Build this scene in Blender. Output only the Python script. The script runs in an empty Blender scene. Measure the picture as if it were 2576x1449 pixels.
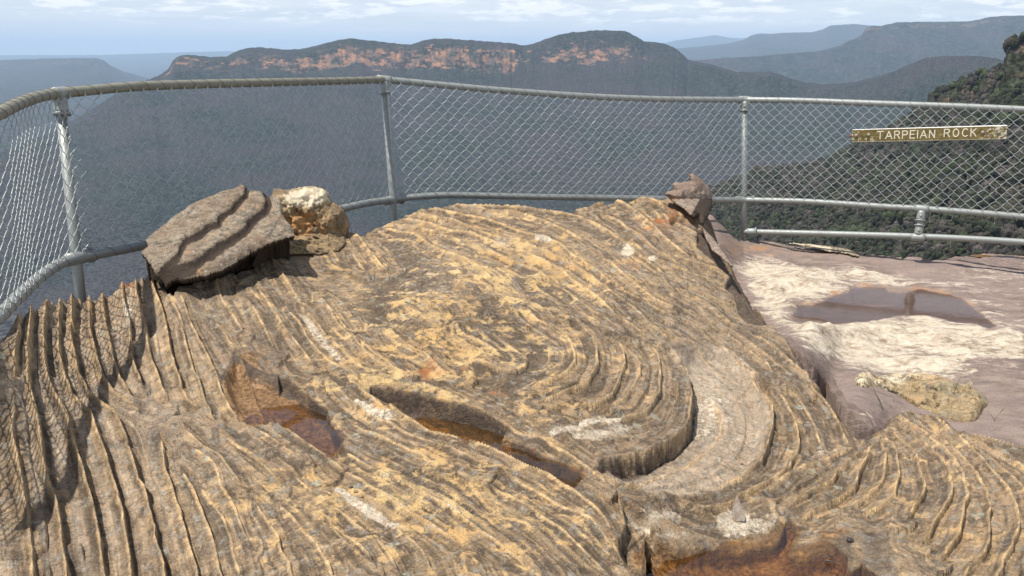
import bpy, math, random
import numpy as np
random.seed(4); rng = np.random.default_rng(7)
SC = bpy.context.scene
COL = SC.collection
# ------------------------------------------------------------------ camera frame (camera at the origin, 1.5 m over the ledge)
HAZE = 4.3e-5
F = 2143.0; PIT = math.radians(15.4); CP, SP = math.cos(PIT), math.sin(PIT); CU, CV = 1288.0, 724.5
def P(u, v, t):
    """sight line through photo point (u, v), t metres ahead"""
    u = np.asarray(u, float); v = np.asarray(v, float); t = np.asarray(t, float)
    a = (u-CU)/F; b = (CV-v)/F
    return np.stack([t*a, t*(CP+SP*b), t*(-SP+CP*b)], -1)
def proj(p):
    p = np.asarray(p, float); x, y, z = p[..., 0], p[..., 1], p[..., 2]
    t = y*CP - z*SP; b = (y*SP + z*CP)/t
    return CU+F*x/t, CV-F*b, t
TILES = {'4': (0, 700, 1.8114), '5': (1300, 700, 1.8114), '6': (2696, 700, 1.8114), '7': (0, 1504, 1.8114),
         '8': (1300, 1504, 1.8114), '9': (2696, 1504, 1.8114), '3': (2696, 0, 1.8114), '1': (0, 0, 1.8114), '2': (1300, 0, 1.8114),
         'A': (500, 650, 2.415), 'B': (2400, 650, 2.07), 'C': (3100, 1350, 2.4147), 'D': (2300, 1850, 1.84), '0': (0, 0, 0.62891)}
def tl(k, pts):
    ox, oy, s = TILES[k]
    return [((x/s+ox)*0.62891, (y/s+oy)*0.62891) for x, y in pts]
def parse(s):
    """'4:140,960 120,1150 | 7:...' -> photo points"""
    out = []
    for seg in s.split('|'):
        k, r = seg.strip().split(':')
        out += tl(k, [tuple(map(float, q.split(','))) for q in r.split()])
    return out
# ------------------------------------------------------------------ noise
def _h(ix, iy, iz, seed):
    n = (ix*374761393 + iy*668265263 + iz*2147483647 + seed*1274126177) & 0xffffffff
    n = ((n ^ (n >> 13)) * 1274126177) & 0xffffffff
    n = ((n ^ (n >> 16)) * 2246822519) & 0xffffffff
    return ((n ^ (n >> 15)) & 0xffffff) / float(0xffffff)
def vnoise(p, seed=0):
    f = np.floor(p); i = f.astype(np.int64); w = p-f; w = w*w*(3-2*w); r = 0
    for dx in (0, 1):
        for dy in (0, 1):
            for dz in (0, 1):
                ww = (w[:, 0] if dx else 1-w[:, 0])*(w[:, 1] if dy else 1-w[:, 1])*(w[:, 2] if dz else 1-w[:, 2])
                r = r + ww*_h(i[:, 0]+dx, i[:, 1]+dy, i[:, 2]+dz, seed)
    return r
def fbm(p, sc, octv=4, seed=0, gain=.5):
    p = np.asarray(p, float)*sc; a = 1; s = 0; t = 0
    for o in range(octv):
        s = s + a*vnoise(p*(2.03**o)+17.3*o, seed+o); t += a; a *= gain
    return s/t*2-1
def sst(a, b, x):
    t = np.clip((x-a)/(b-a), 0, 1); return t*t*(3-2*t)
def inpoly(poly, u, v):
    c = np.zeros(u.shape, bool); n = len(poly)
    for i in range(n):
        x1, y1 = poly[i]; x2, y2 = poly[(i+1) % n]
        if y1 == y2: continue
        m = ((y1 > v) != (y2 > v)) & (u < (x2-x1)*(v-y1)/(y2-y1)+x1)
        c ^= m
    return c
def segd(u, v, x1, y1, x2, y2):
    dx, dy = x2-x1, y2-y1; L = dx*dx+dy*dy+1e-12
    t = np.clip(((u-x1)*dx+(v-y1)*dy)/L, 0, 1)
    return np.hypot(u-x1-t*dx, v-y1-t*dy)
def sdist(poly, u, v, marg=80):
    """signed distance (px), + inside; clipped at -marg"""
    p = np.array(poly); r = np.full(u.shape, -float(marg))
    w = (u > p[:, 0].min()-marg) & (u < p[:, 0].max()+marg) & (v > p[:, 1].min()-marg) & (v < p[:, 1].max()+marg)
    uu, vv = u[w], v[w]; d = np.full(uu.shape, 1e9)
    for i in range(len(poly)):
        a, b = poly[i], poly[(i+1) % len(poly)]
        d = np.minimum(d, segd(uu, vv, *a, *b))
    s = np.where(inpoly(poly, uu, vv), d, -d)
    r[w] = np.maximum(s, -marg); return r
class TPS:
    def __init__(s, pts, reg=1e-4):
        p = np.array(pts, float); s.x = p[:, :2]/1000; w = 1/p[:, 2]; n = len(p)
        K = s.k(np.linalg.norm(s.x[:, None]-s.x[None], axis=-1)) + reg*np.eye(n)
        Q = np.hstack([np.ones((n, 1)), s.x]); A = np.block([[K, Q], [Q.T, np.zeros((3, 3))]])
        s.c = np.linalg.solve(A, np.r_[w, 0, 0, 0])
    @staticmethod
    def k(r): return np.where(r > 0, r*r*np.log(np.maximum(r, 1e-9)), 0)
    def __call__(s, u, v):
        sh = np.shape(u); q = np.stack([np.ravel(u), np.ravel(v)], -1)/1000; out = np.empty(len(q))
        for i in range(0, len(q), 60000):
            b = q[i:i+60000]
            out[i:i+60000] = s.k(np.linalg.norm(b[:, None]-s.x[None], axis=-1))@s.c[:-3] + s.c[-3]+b@s.c[-2:]
        return 1/np.clip(out, .05, 1.2).reshape(sh)
def spline(pts, step=14):
    p = np.array(pts, float); n = len(p)
    if n < 3: return p
    q = np.vstack([2*p[0]-p[1], p, 2*p[-1]-p[-2]]); out = []
    for i in range(1, n):
        a, b, c, d = q[i-1], q[i], q[i+1], q[i+2]
        m = max(1, int(np.linalg.norm(c-b)/step))
        for j in range(m):
            t = j/m
            out.append(.5*((2*b)+(c-a)*t+(2*a-5*b+4*c-d)*t*t+(3*b-a-3*c+d)*t**3))
    out.append(p[-1]); return np.array(out)
# ------------------------------------------------------------------ object helpers
def tag(o, label=None, cat=None, group=None, kind=None):
    if label: o['label'] = label
    if cat: o['category'] = cat
    if group: o['group'] = group
    if kind: o['kind'] = kind
    return o
def mesh(name, V, Fc, mat, parent=None, smooth=True, attrs=None):
    me = bpy.data.meshes.new(name); V = np.ascontiguousarray(V, np.float32)
    me.vertices.add(len(V)); me.vertices.foreach_set('co', V.ravel())
    if isinstance(Fc, np.ndarray): flat = Fc.ravel(); tot = np.full(len(Fc), Fc.shape[1], np.int32)
    else: flat = np.fromiter((i for f in Fc for i in f), np.int32); tot = np.array([len(f) for f in Fc], np.int32)
    st = np.r_[0, np.cumsum(tot)[:-1]].astype(np.int32)
    me.loops.add(len(flat)); me.loops.foreach_set('vertex_index', flat.astype(np.int32))
    me.polygons.add(len(tot)); me.polygons.foreach_set('loop_start', st); me.polygons.foreach_set('loop_total', tot)
    me.polygons.foreach_set('use_smooth', np.full(len(tot), smooth, bool))
    me.update(calc_edges=True); me.validate()
    for k, a in (attrs or {}).items():
        A = me.attributes.new(k, 'FLOAT_COLOR', 'POINT'); a = np.asarray(a, np.float32)
        if a.shape[1] == 3: a = np.hstack([a, np.ones((len(a), 1), np.float32)])
        A.data.foreach_set('color', a.ravel())
    me.materials.append(mat); o = bpy.data.objects.new(name, me); COL.objects.link(o)
    if parent: o.parent = parent
    return o
def empty(name, loc=(0, 0, 0)):
    o = bpy.data.objects.new(name, None); o.location = loc; COL.objects.link(o); o.empty_display_size = .1; return o
def tube(path, r, n=8, closed=False, cap=True, base=0):
    p = np.array(path, float); m = len(p); T = np.gradient(p, axis=0); T /= np.linalg.norm(T, axis=1)[:, None]+1e-12
    r = np.broadcast_to(np.asarray(r, float), (m,))
    ref = np.array([0, 0, 1.]) if abs(T[0][2]) < .9 else np.array([1., 0, 0])
    N = np.cross(T[0], ref); N /= np.linalg.norm(N); V = []
    for i in range(m):
        N = N - T[i]*np.dot(N, T[i]); N /= np.linalg.norm(N)+1e-12; B = np.cross(T[i], N)
        a = np.arange(n)*2*math.pi/n
        V.append(p[i]+r[i]*(np.cos(a)[:, None]*N+np.sin(a)[:, None]*B))
    V = np.vstack(V); Fc = []
    for i in range(m-1):
        for j in range(n):
            k = (j+1) % n; Fc.append((i*n+j, i*n+k, (i+1)*n+k, (i+1)*n+j))
    if cap: Fc.append(tuple(range(n))[::-1]); Fc.append(tuple((m-1)*n+j for j in range(n)))
    return V, [tuple(base+i for i in f) for f in Fc]
class MB:
    def __init__(s): s.V = []; s.F = []; s.n = 0
    def add(s, V, Fc):
        s.V.append(np.asarray(V, float)); s.F += [tuple(i+s.n for i in f) for f in Fc]; s.n += len(V); return s
    def tube(s, path, r, n=8, cap=True): return s.add(*tube(path, r, n, cap=cap))
    def build(s, name, mat, parent=None, smooth=True): return mesh(name, np.vstack(s.V), s.F, mat, parent, smooth)
def sharp(o, ang=40):
    me = o.data
    try: me.set_sharp_from_angle(angle=math.radians(ang))
    except Exception: pass
# ------------------------------------------------------------------ material node helper
class NT:
    def __init__(s, name):
        s.m = bpy.data.materials.new(name); s.m.use_nodes = True; s.t = s.m.node_tree; s.t.nodes.clear()
        s.out = s.n('ShaderNodeOutputMaterial'); s.b = s.n('ShaderNodeBsdfPrincipled'); s.l(s.b.outputs[0], s.out.inputs[0])
        s.geo = s.n('ShaderNodeNewGeometry'); s.pos = s.geo.outputs['Position']
    def n(s, t, **k):
        x = s.t.nodes.new(t)
        for a, b in k.items(): setattr(x, a, b)
        return x
    def l(s, a, b): s.t.links.new(a, b)
    def set(s, sock, v):
        if hasattr(v, 'is_output') or isinstance(v, bpy.types.NodeSocket): s.l(v, sock)
        else:
            if isinstance(v, (tuple, list)) and len(v) == 3 and len(sock.default_value) == 4: v = (*v, 1)
            sock.default_value = v
    def noise(s, scale, detail=4, rough=.55, vec=None, dist=0., col=False):
        x = s.n('ShaderNodeTexNoise'); x.inputs['Scale'].default_value = scale; x.inputs['Detail'].default_value = detail
        x.inputs['Roughness'].default_value = rough; x.inputs['Distortion'].default_value = dist
        s.l(vec or s.pos, x.inputs['Vector']); return x.outputs[1 if col else 0]
    def vor(s, scale, vec=None, feat='F1'):
        x = s.n('ShaderNodeTexVoronoi', feature=feat); x.inputs['Scale'].default_value = scale; s.l(vec or s.pos, x.inputs['Vector']); return x
    def mul(s, vec, xyz):
        x = s.n('ShaderNodeVectorMath', operation='MULTIPLY'); s.l(vec, x.inputs[0]); x.inputs[1].default_value = xyz; return x.outputs[0]
    def vadd(s, a, b):
        x = s.n('ShaderNodeVectorMath', operation='ADD'); s.set(x.inputs[0], a); s.set(x.inputs[1], b); return x.outputs[0]
    def math(s, op, a, b=0., c=0.):
        x = s.n('ShaderNodeMath', operation=op); s.set(x.inputs[0], a); s.set(x.inputs[1], b)
        if op in ('MULTIPLY_ADD',): s.set(x.inputs[2], c)
        return x.outputs[0]
    def ss(s, v, a, b, lo=0., hi=1.):
        x = s.n('ShaderNodeMapRange', interpolation_type='SMOOTHSTEP'); s.set(x.inputs[0], v)
        for i, q in zip((1, 2, 3, 4), (a, b, lo, hi)): s.set(x.inputs[i], q)
        return x.outputs[0]
    def mix(s, f, a, b, mode='MIX'):
        x = s.n('ShaderNodeMix', data_type='RGBA', blend_type=mode); s.set(x.inputs[0], f); s.set(x.inputs[6], a); s.set(x.inputs[7], b); return x.outputs[2]
    def attr(s, name):
        x = s.n('ShaderNodeAttribute', attribute_name=name); y = s.n('ShaderNodeSeparateColor'); s.l(x.outputs['Color'], y.inputs[0])
        return y.outputs[0], y.outputs[1], y.outputs[2], x.outputs['Color']
    def bump(s, h, dist, strength=1., prev=None):
        x = s.n('ShaderNodeBump'); x.inputs['Strength'].default_value = strength; x.inputs['Distance'].default_value = dist
        s.l(h, x.inputs['Height'])
        if prev: s.l(prev, x.inputs['Normal'])
        return x.outputs[0]
    def fin(s, col, rough=.9, nrm=None, metal=0., spec=None):
        s.set(s.b.inputs['Base Color'], col); s.set(s.b.inputs['Roughness'], rough); s.set(s.b.inputs['Metallic'], metal)
        if nrm: s.l(nrm, s.b.inputs['Normal'])
        if spec is not None: s.set(s.b.inputs['Specular IOR Level'], spec)
        return s.m
# ------------------------------------------------------------------ materials
def mat_rock():
    m = NT('banded_sandstone'); crest, tan, pale, _ = m.attr('ca'); wet, dark, mauve, _ = m.attr('cb')
    rust, lich, strk, _ = m.attr('cc')
    n0 = m.noise(3.2, 3); n1 = m.noise(17, 7, .62); n2 = m.noise(64, 5, .65); n3 = m.noise(230, 3, .6); nl = m.noise(27, 6, .7, dist=.4)
    base = m.mix(m.ss(n1, .38, .64), (.215, .145, .078), (.46, .315, .165))
    base = m.mix(m.math('MULTIPLY', m.ss(n0, .40, .6), .6), base, (.31, .215, .14))
    base = m.mix(m.ss(strk, .34, .66, .0, 1.), m.mix(.74, base, (.070, .052, .038)), m.mix(.35, base, (.45, .31, .18)))
    base = m.mix(m.math('MULTIPLY', mauve, m.ss(n2, .3, .6, .6, 1.)), base, (.54, .42, .305))
    base = m.mix(m.ss(nl, .50, .66, 0, .75), base, (.31, .285, .235))
    dk = m.math('MULTIPLY', m.math('MULTIPLY', m.ss(m.noise(26, 7, .7), .53, .61), .70), m.math('SUBTRACT', 1., m.math('MULTIPLY', mauve, .85)))
    base = m.mix(dk, base, (.085, .062, .045))
    tf = m.math('ADD', m.math('MULTIPLY', tan, 1.), m.math('MULTIPLY', crest, .62))
    thr = m.math('SUBTRACT', .66, m.math('MULTIPLY', tf, .155))
    mix1 = m.math('MULTIPLY_ADD', m.noise(13, 8, .66, vec=m.mul(m.pos, (.8, 1.1, 1.2)), dist=.3), .72, m.math('MULTIPLY', n2, .28))
    tanc = m.mix(m.ss(n0, .4, .6), (.56, .345, .13), (.66, .475, .215))
    tanc = m.mix(m.ss(n2, .42, .64, 0, .7), tanc, (.50, .31, .15))
    fac = m.ss(m.math('SUBTRACT', mix1, thr), -.05, .08)
    base = m.mix(m.math('MULTIPLY', fac, .82), base, tanc)
    cf = m.math('MULTIPLY', crest, m.ss(n1, .34, .5, .75, 1.))
    base = m.mix(m.math('MULTIPLY', cf, .9), base, m.mix(n1, (.60, .39, .20), (.70, .51, .29)))
    pf = m.ss(m.math('MULTIPLY_ADD', m.math('SUBTRACT', m.math('MULTIPLY_ADD', n2, .5, m.math('MULTIPLY', n1, .5)), .5), 2.2, pale), .22, .80)
    base = m.mix(m.math('MULTIPLY', pf, m.ss(pale, .0, .15)), base, m.mix(m.ss(n2, .35, .6), (.46, .355, .25), (.64, .55, .42)))
    rf = m.ss(m.math('MULTIPLY_ADD', m.math('SUBTRACT', n1, .5), 1.6, rust), .35, .7)
    base = m.mix(m.math('MULTIPLY', rf, m.ss(rust, 0, .15)), base, m.mix(n2, (.30, .10, .035), (.46, .21, .08)))
    # lichen discs and white flakes
    v = m.vor(11, m.vadd(m.pos, m.mul(m.noise(40, 3, col=True), (.035, .035, .035)))); lf = m.math('MULTIPLY', m.ss(v.outputs['Distance'], .22, .14), m.ss(m.noise(2.6, 2), .54, .62))
    lf = m.math('MULTIPLY', lf, m.ss(n2, .38, .56)); base = m.mix(m.math('MULTIPLY', lf, .8), base, (.38, .385, .30))
    lg = m.ss(m.math('MULTIPLY', m.noise(48, 5, .7), m.math('ADD', .86, m.math('MULTIPLY', lich, .25))), .60, .68)
    base = m.mix(m.math('MULTIPLY', lg, .6), base, (.46, .43, .34))
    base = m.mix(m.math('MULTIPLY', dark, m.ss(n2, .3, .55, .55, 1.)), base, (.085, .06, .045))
    sp = m.ss(n3, .3, .7, .70, 1.22)
    cc = m.n('ShaderNodeCombineXYZ'); [m.l(sp, cc.inputs[i]) for i in range(3)]
    vm = m.n('ShaderNodeVectorMath', operation='MULTIPLY'); m.l(base, vm.inputs[0]); m.l(cc.outputs[0], vm.inputs[1])
    base = vm.outputs[0]
    wf = m.ss(m.math('MULTIPLY_ADD', m.math('SUBTRACT', n1, .5), .8, wet), .3, .6)
    wetc = m.mix(m.ss(n2, .35, .62), (.12, .062, .028), (.33, .185, .080))
    base = m.mix(m.math('MULTIPLY', wf, .9), base, wetc)
    rough = m.mix(wf, (.93,)*3, (.22,)*3)
    h = m.math('ADD', m.math('MULTIPLY', m.noise(45, 8, .68), .5), m.math('MULTIPLY', m.ss(mix1, .42, .56), .35))
    b = m.bump(h, .014, 1.); b = m.bump(n3, .0035, .8, b)
    return m.fin(base, rough, b, spec=.35)
def mat_platform():
    m = NT('smooth_sandstone'); pale, rust, dark, _ = m.attr('ca')
    sv = m.mul(m.pos, (1, 2.2, 2)); n0 = m.noise(1.6, 3); n1 = m.noise(7, 7, .62, vec=sv); n2 = m.noise(38, 6, .65, vec=m.mul(m.pos, (.7, 1.6, 1.6))); n3 = m.noise(210, 3)
    base = m.mix(m.ss(n1, .35, .65), (.16, .120, .100), (.285, .215, .175))
    base = m.mix(m.ss(n0, .4, .6, 0, .6), base, (.25, .185, .16))
    s = m.noise(5.5, 6, .6, vec=m.mul(m.pos, (.55, 2.6, 2))); base = m.mix(m.ss(s, .62, .70, 0, .75), base, (.62, .50, .37))
    base = m.mix(m.ss(m.noise(9, 6, .7, vec=sv), .60, .68, 0, .5), base, (.12, .085, .075))
    pf = m.ss(m.math('MULTIPLY_ADD', m.math('SUBTRACT', m.math('MULTIPLY_ADD', n1, .55, m.math('MULTIPLY', n2, .45)), .5), 4.2, pale), .15, .95)
    pc = m.mix(m.ss(n1, .36, .62), (.34, .26, .18), (.53, .45, .34)); pc = m.mix(m.ss(n2, .48, .64, 0, .7), pc, (.60, .555, .47))
    pc = m.mix(m.ss(m.noise(22, 7, .7, vec=sv), .58, .66, 0, .7), pc, (.26, .20, .14))
    base = m.mix(m.math('MULTIPLY', pf, m.ss(pale, 0, .12)), base, pc)
    rf = m.ss(m.math('MULTIPLY_ADD', m.math('SUBTRACT', n1, .5), 2.6, rust), .35, .9)
    base = m.mix(m.math('MULTIPLY', rf, m.ss(rust, 0, .1)), base, m.mix(n1, (.20, .09, .042), (.40, .235, .115)))
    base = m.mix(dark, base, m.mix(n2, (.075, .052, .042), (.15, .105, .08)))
    base = m.mix(1., base, m.mix(m.ss(n3, .3, .7), (.72,)*3, (1.22,)*3), 'MULTIPLY')
    b = m.bump(n2, .008, .8); b = m.bump(m.noise(14, 6, .6, vec=sv), .02, .5, b); b = m.bump(n3, .002, .6, b)
    return m.fin(base, .88, b, spec=.3)
def mat_slab(name, c1, c2, c3, light=.0):
    m = NT(name); pa, ru, dk, _ = m.attr('ca')
    n1 = m.noise(22, 6, .65, vec=m.mul(m.pos, (1, 1.4, 1.4))); n2 = m.noise(75, 6, .7); n3 = m.noise(240, 2); n0 = m.noise(7, 3)
    base = m.mix(m.ss(n1, .36, .62), c1, c2); base = m.mix(m.ss(n0, .45, .6, 0, .55), base, c3)
    base = m.mix(m.ss(n2, .56, .66, 0, .8), base, (.50, .45, .36)); base = m.mix(m.ss(m.noise(60, 6, .7), .56, .63, 0, .8), base, (.06, .045, .035))
    base = m.mix(m.ss(m.math('MULTIPLY_ADD', m.math('SUBTRACT', n1, .5), 1.5, pa), .35, .6), base, m.mix(n2, (.66, .50, .28), (.80, .74, .60)))
    base = m.mix(m.ss(m.math('MULTIPLY_ADD', m.math('SUBTRACT', n1, .5), 1.5, ru), .35, .65), base, m.mix(n2, (.36, .15, .05), (.60, .37, .16)))
    base = m.mix(m.ss(m.math('MULTIPLY_ADD', m.math('SUBTRACT', n2, .5), 1., dk), .35, .65), base, (.06, .042, .03))
    base = m.mix(1., base, m.mix(m.ss(n3, .3, .7), (.75,)*3, (1.15,)*3), 'MULTIPLY')
    b = m.bump(n2, .012, .9); b = m.bump(n1, .02, .6, b)
    return m.fin(base, .92, b, spec=.3)
def mat_metal(name, col, grime, rough=.45):
    m = NT(name); n = m.noise(70, 5, .6); n2 = m.noise(6, 3)
    c = m.mix(m.ss(n, .4, .7, 0, .4), col, grime); c = m.mix(m.ss(n2, .5, .8, 0, .5), c, grime)
    return m.fin(c, m.ss(n, .3, .7, rough, rough+.2), m.bump(n, .001, .3), metal=.35)
def mat_plain(name, c1, c2=None, rough=.8, sc=60, metal=0.):
    m = NT(name); n = m.noise(sc, 5, .65); return m.fin(m.mix(m.ss(n, .35, .65), c1, c2 or c1), rough, m.bump(n, .002, .5), metal=metal)
def mat_water(name, tint, fmix=.3, rough=.015, bumpd=.0004):
    m = NT(name); m.t.nodes.remove(m.b)
    tr = m.n('ShaderNodeBsdfTransparent'); tr.inputs[0].default_value = (*tint, 1); gl = m.n('ShaderNodeBsdfGlossy'); gl.inputs[0].default_value = (1, 1, 1, 1); gl.inputs['Roughness'].default_value = rough
    b = m.bump(m.noise(14, 3), bumpd, .6); m.l(b, gl.inputs['Normal'])
    fr = m.n('ShaderNodeFresnel'); fr.inputs[0].default_value = 1.33; m.l(b, fr.inputs['Normal'])
    mx = m.n('ShaderNodeMixShader'); m.l(m.math('ADD', fr.outputs[0], fmix), mx.inputs[0]); m.l(tr.outputs[0], mx.inputs[1]); m.l(gl.outputs[0], mx.inputs[2])
    m.l(mx.outputs[0], m.out.inputs[0]); return m.m
def mat_hills(name, sc, bd, cliffy=True, green=((.010, .016, .014), (.044, .050, .042), (.046, .040, .042))):
    m = NT(name); cl, vg, _x, _ = m.attr('ca')
    n0 = m.noise(.0022, 6, .65); n1 = m.noise(sc, 5, .8); n2 = m.noise(sc*3.1, 3, .6)
    base = m.mix(m.ss(n1, .40, .60), green[0], green[1]); base = m.mix(m.ss(n0, .42, .6, 0, .75), base, green[2])
    base = m.mix(1., base, m.mix(m.ss(n2, .38, .62), (.45,)*3, (1.75,)*3), 'MULTIPLY')
    if cliffy:
        rk = m.mix(m.ss(m.noise(.014, 7, .72, vec=m.mul(m.pos, (1, 1, .3))), .40, .62), (.13, .10, .085), (.38, .195, .105)); rk = m.mix(m.ss(m.noise(.05, 4, .7, vec=m.mul(m.pos, (1, 1, .12))), .52, .62, 0, .6), rk, (.09, .07, .06))
        rk = m.mix(m.ss(m.noise(.02, 5, .7, vec=m.mul(m.pos, (1, 1, 4))), .55, .65, 0, .7), rk, (.10, .075, .06))
        f = m.ss(m.math('MULTIPLY_ADD', m.math('SUBTRACT', m.noise(.016, 8, .78, vec=m.mul(m.pos, (1, 1, 1.6))), .5), 3.6, cl), .42, .72)
        base = m.mix(m.math('MULTIPLY', f, m.ss(cl, .0, .2)), base, rk)
    b = m.bump(n1, bd, 1.)
    return m.fin(base, .95, b, spec=.1)
M = dict(rock=mat_rock(), plat=mat_platform(),
    slab=mat_slab('grey_flaky_sandstone', (.15, .118, .085), (.34, .275, .20), (.25, .17, .11)),
    boulder=mat_slab('ochre_blackened_sandstone', (.28, .19, .10), (.44, .31, .16), (.15, .11, .07)),
    knob=mat_slab('brown_weathered_sandstone', (.22, .165, .13), (.36, .28, .215), (.27, .18, .13)),
    lump=mat_slab('ochre_lichen_sandstone', (.27, .19, .10), (.45, .33, .18), (.26, .235, .17)),
    zinc=mat_metal('galvanised_steel', (.29, .305, .29), (.21, .215, .19)), zincd=mat_metal('grimy_galvanised_steel', (.25, .24, .19), (.15, .14, .105), .6),
    wire=mat_metal('galvanised_wire', (.42, .45, .44), (.26, .27, .25), .36), tie=mat_metal('rusted_wire', (.10, .075, .055), (.19, .16, .13), .6),
    bolt=mat_metal('bolt_steel', (.32, .30, .26), (.22, .16, .10)),
    w1=mat_water('clear_pool_water', (.80, .69, .56), .04), w2=mat_water('amber_pool_water', (.92, .79, .58), .03), w3=mat_water('puddle_water', (.74, .64, .60), .0, .07, .001),
    shard=mat_plain('grey_stone', (.42, .37, .31), (.30, .22, .16)), pebd=mat_plain('dark_wet_stone', (.035, .028, .024), (.07, .05, .04), .2),
    pebr=mat_plain('brown_stone', (.20, .12, .08), (.32, .21, .15)), twig=mat_plain('dead_twig', (.035, .028, .022), (.09, .07, .055), .5),
    grass=mat_plain('dry_grass', (.10, .12, .045), (.22, .17, .09)))
# ------------------------------------------------------------------ generic photo-grid sheet
def sheet_faces(mask):
    """mask (R,C) of kept verts -> quads index into compacted verts"""
    R, C = mask.shape; idx = -np.ones(mask.shape, np.int64); idx[mask] = np.arange(mask.sum())
    a, b, c, d = idx[:-1, :-1], idx[1:, :-1], idx[1:, 1:], idx[:-1, 1:]
    ok = (a >= 0) & (b >= 0) & (c >= 0) & (d >= 0)
    return np.stack([a[ok], b[ok], c[ok], d[ok]], -1)
def boundary(Fc):
    e = np.concatenate([Fc[:, [0, 1]], Fc[:, [1, 2]], Fc[:, [2, 3]], Fc[:, [3, 0]]])
    key = np.sort(e, 1); k = key[:, 0]*10**8+key[:, 1]; _, inv, cnt = np.unique(k, return_inverse=True, return_counts=True)
    return e[cnt[inv] == 1]
def skirt(V, Fc, uv, rings, attrs, fill=None, side=None):
    """rings: list of (out, down) metres or callable(uv)->(out,down)"""
    e = boundary(Fc); bi = np.unique(e); pos = -np.ones(len(V), np.int64); pos[bi] = np.arange(len(bi))
    # outward image direction from adjacent edges
    nrm = np.zeros((len(bi), 2)); d = uv[e[:, 1]]-uv[e[:, 0]]; nn = np.stack([-d[:, 1], d[:, 0]], -1)
    np.add.at(nrm, pos[e[:, 0]], nn); np.add.at(nrm, pos[e[:, 1]], nn)
    # smooth along boundary
    for _ in range(10):
        acc = nrm.copy(); np.add.at(acc, pos[e[:, 0]], nrm[pos[e[:, 1]]]); np.add.at(acc, pos[e[:, 1]], nrm[pos[e[:, 0]]]); nrm = acc/3
    nrm /= np.linalg.norm(nrm, axis=1)[:, None]+1e-9
    # decide sign: step from face centre
    t0 = proj(V[bi])[2]
    ow = np.stack([nrm[:, 0], -nrm[:, 1]*1.0, np.zeros(len(bi))], -1)
    cen = np.zeros((len(bi), 2)); cnt = np.zeros(len(bi)); fc = uv[Fc].mean(1)
    for k in range(4):
        q = pos[Fc[:, k]]; g = q >= 0; np.add.at(cen, q[g], fc[g]); np.add.at(cnt, q[g], 1)
    cen /= cnt[:, None]; sg = np.sign(((uv[bi]-cen)*nrm).sum(1)); s = 1 if np.median(sg) > 0 else -1
    ow *= s; Vs = [V]; Fs = [Fc]; prev = bi; n = len(V); at = {k: [a] for k, a in attrs.items()}
    for r in rings:
        o, dn = r(uv[bi]) if callable(r) else r
        o = np.broadcast_to(o, (len(bi),)); dn = np.broadcast_to(dn, (len(bi),))
        Vn = V[bi]+ow*o[:, None]; Vn[:, 2] -= dn
        Vn += (fbm(Vn, 14, 3, 5)*.012)[:, None]*np.array([1, 1, .4])
        new = n+np.arange(len(bi)); pm = prev
        a, b = pos[e[:, 0]], pos[e[:, 1]]
        Fs.append(np.stack([pm[b], pm[a], new[a], new[b]], -1)); Vs.append(Vn); n += len(bi); prev = new
        for k in at:
            x = attrs[k][bi].copy()
            if fill and k in fill: x = np.broadcast_to(np.array(fill[k], float), x.shape)
            at[k].append(x)
    return np.vstack(Vs), np.vstack(Fs), {k: np.vstack(a) for k, a in at.items()}
# ================================================================== THE BANDED ROCK
T_ROCK = TPS([(0,830,2.85),(100,770,3.3),(200,745,3.7),(340,692,3.9),(390,680,3.97),(0,1000,2.72),(0,1200,2.48),(0,1449,2.2),(300,1000,2.95),
 (300,1449,2.25),(300,1200,2.6),(500,760,3.75),(700,650,4.3),(600,700,4.0),(870,600,4.8),(930,575,5.0),(1000,540,5.15),(1150,508,5.3),(1400,510,5.4),(1600,505,5.55),
 (1700,480,5.75),(1150,700,4.1),(1280,760,3.92),(1000,800,3.72),(1200,930,3.3),(1500,700,4.35),(1500,900,3.5),(1700,700,4.6),(1830,660,5.1),
 (1900,800,4.5),(1990,870,4.1),(2080,1000,3.62),(2190,1105,3.32),(1700,1100,3.02),(1850,950,3.62),(800,1050,3.0),(800,900,3.36),(1150,1080,2.93),
 (1400,1250,2.58),(1000,1250,2.55),(1000,1449,2.15),(700,1300,2.45),(1400,1449,2.22),(1550,1400,2.38),(1750,1350,2.58),(1900,1449,2.5),(2100,1300,2.71),
 (2250,1045,3.6),(2400,1200,2.98),(2576,1120,3.3),(2576,1449,2.38),(2300,1449,2.38),(1560,1230,2.63),(1900,1210,2.87),(2100,1110,3.28),
 (-300,900,2.5),(-300,1449,2.1),(2900,1230,3.0),(2900,1449,2.5),(1000,1650,1.9),(2200,1650,2.1),(0,1650,1.95)], 3e-5)
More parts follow.
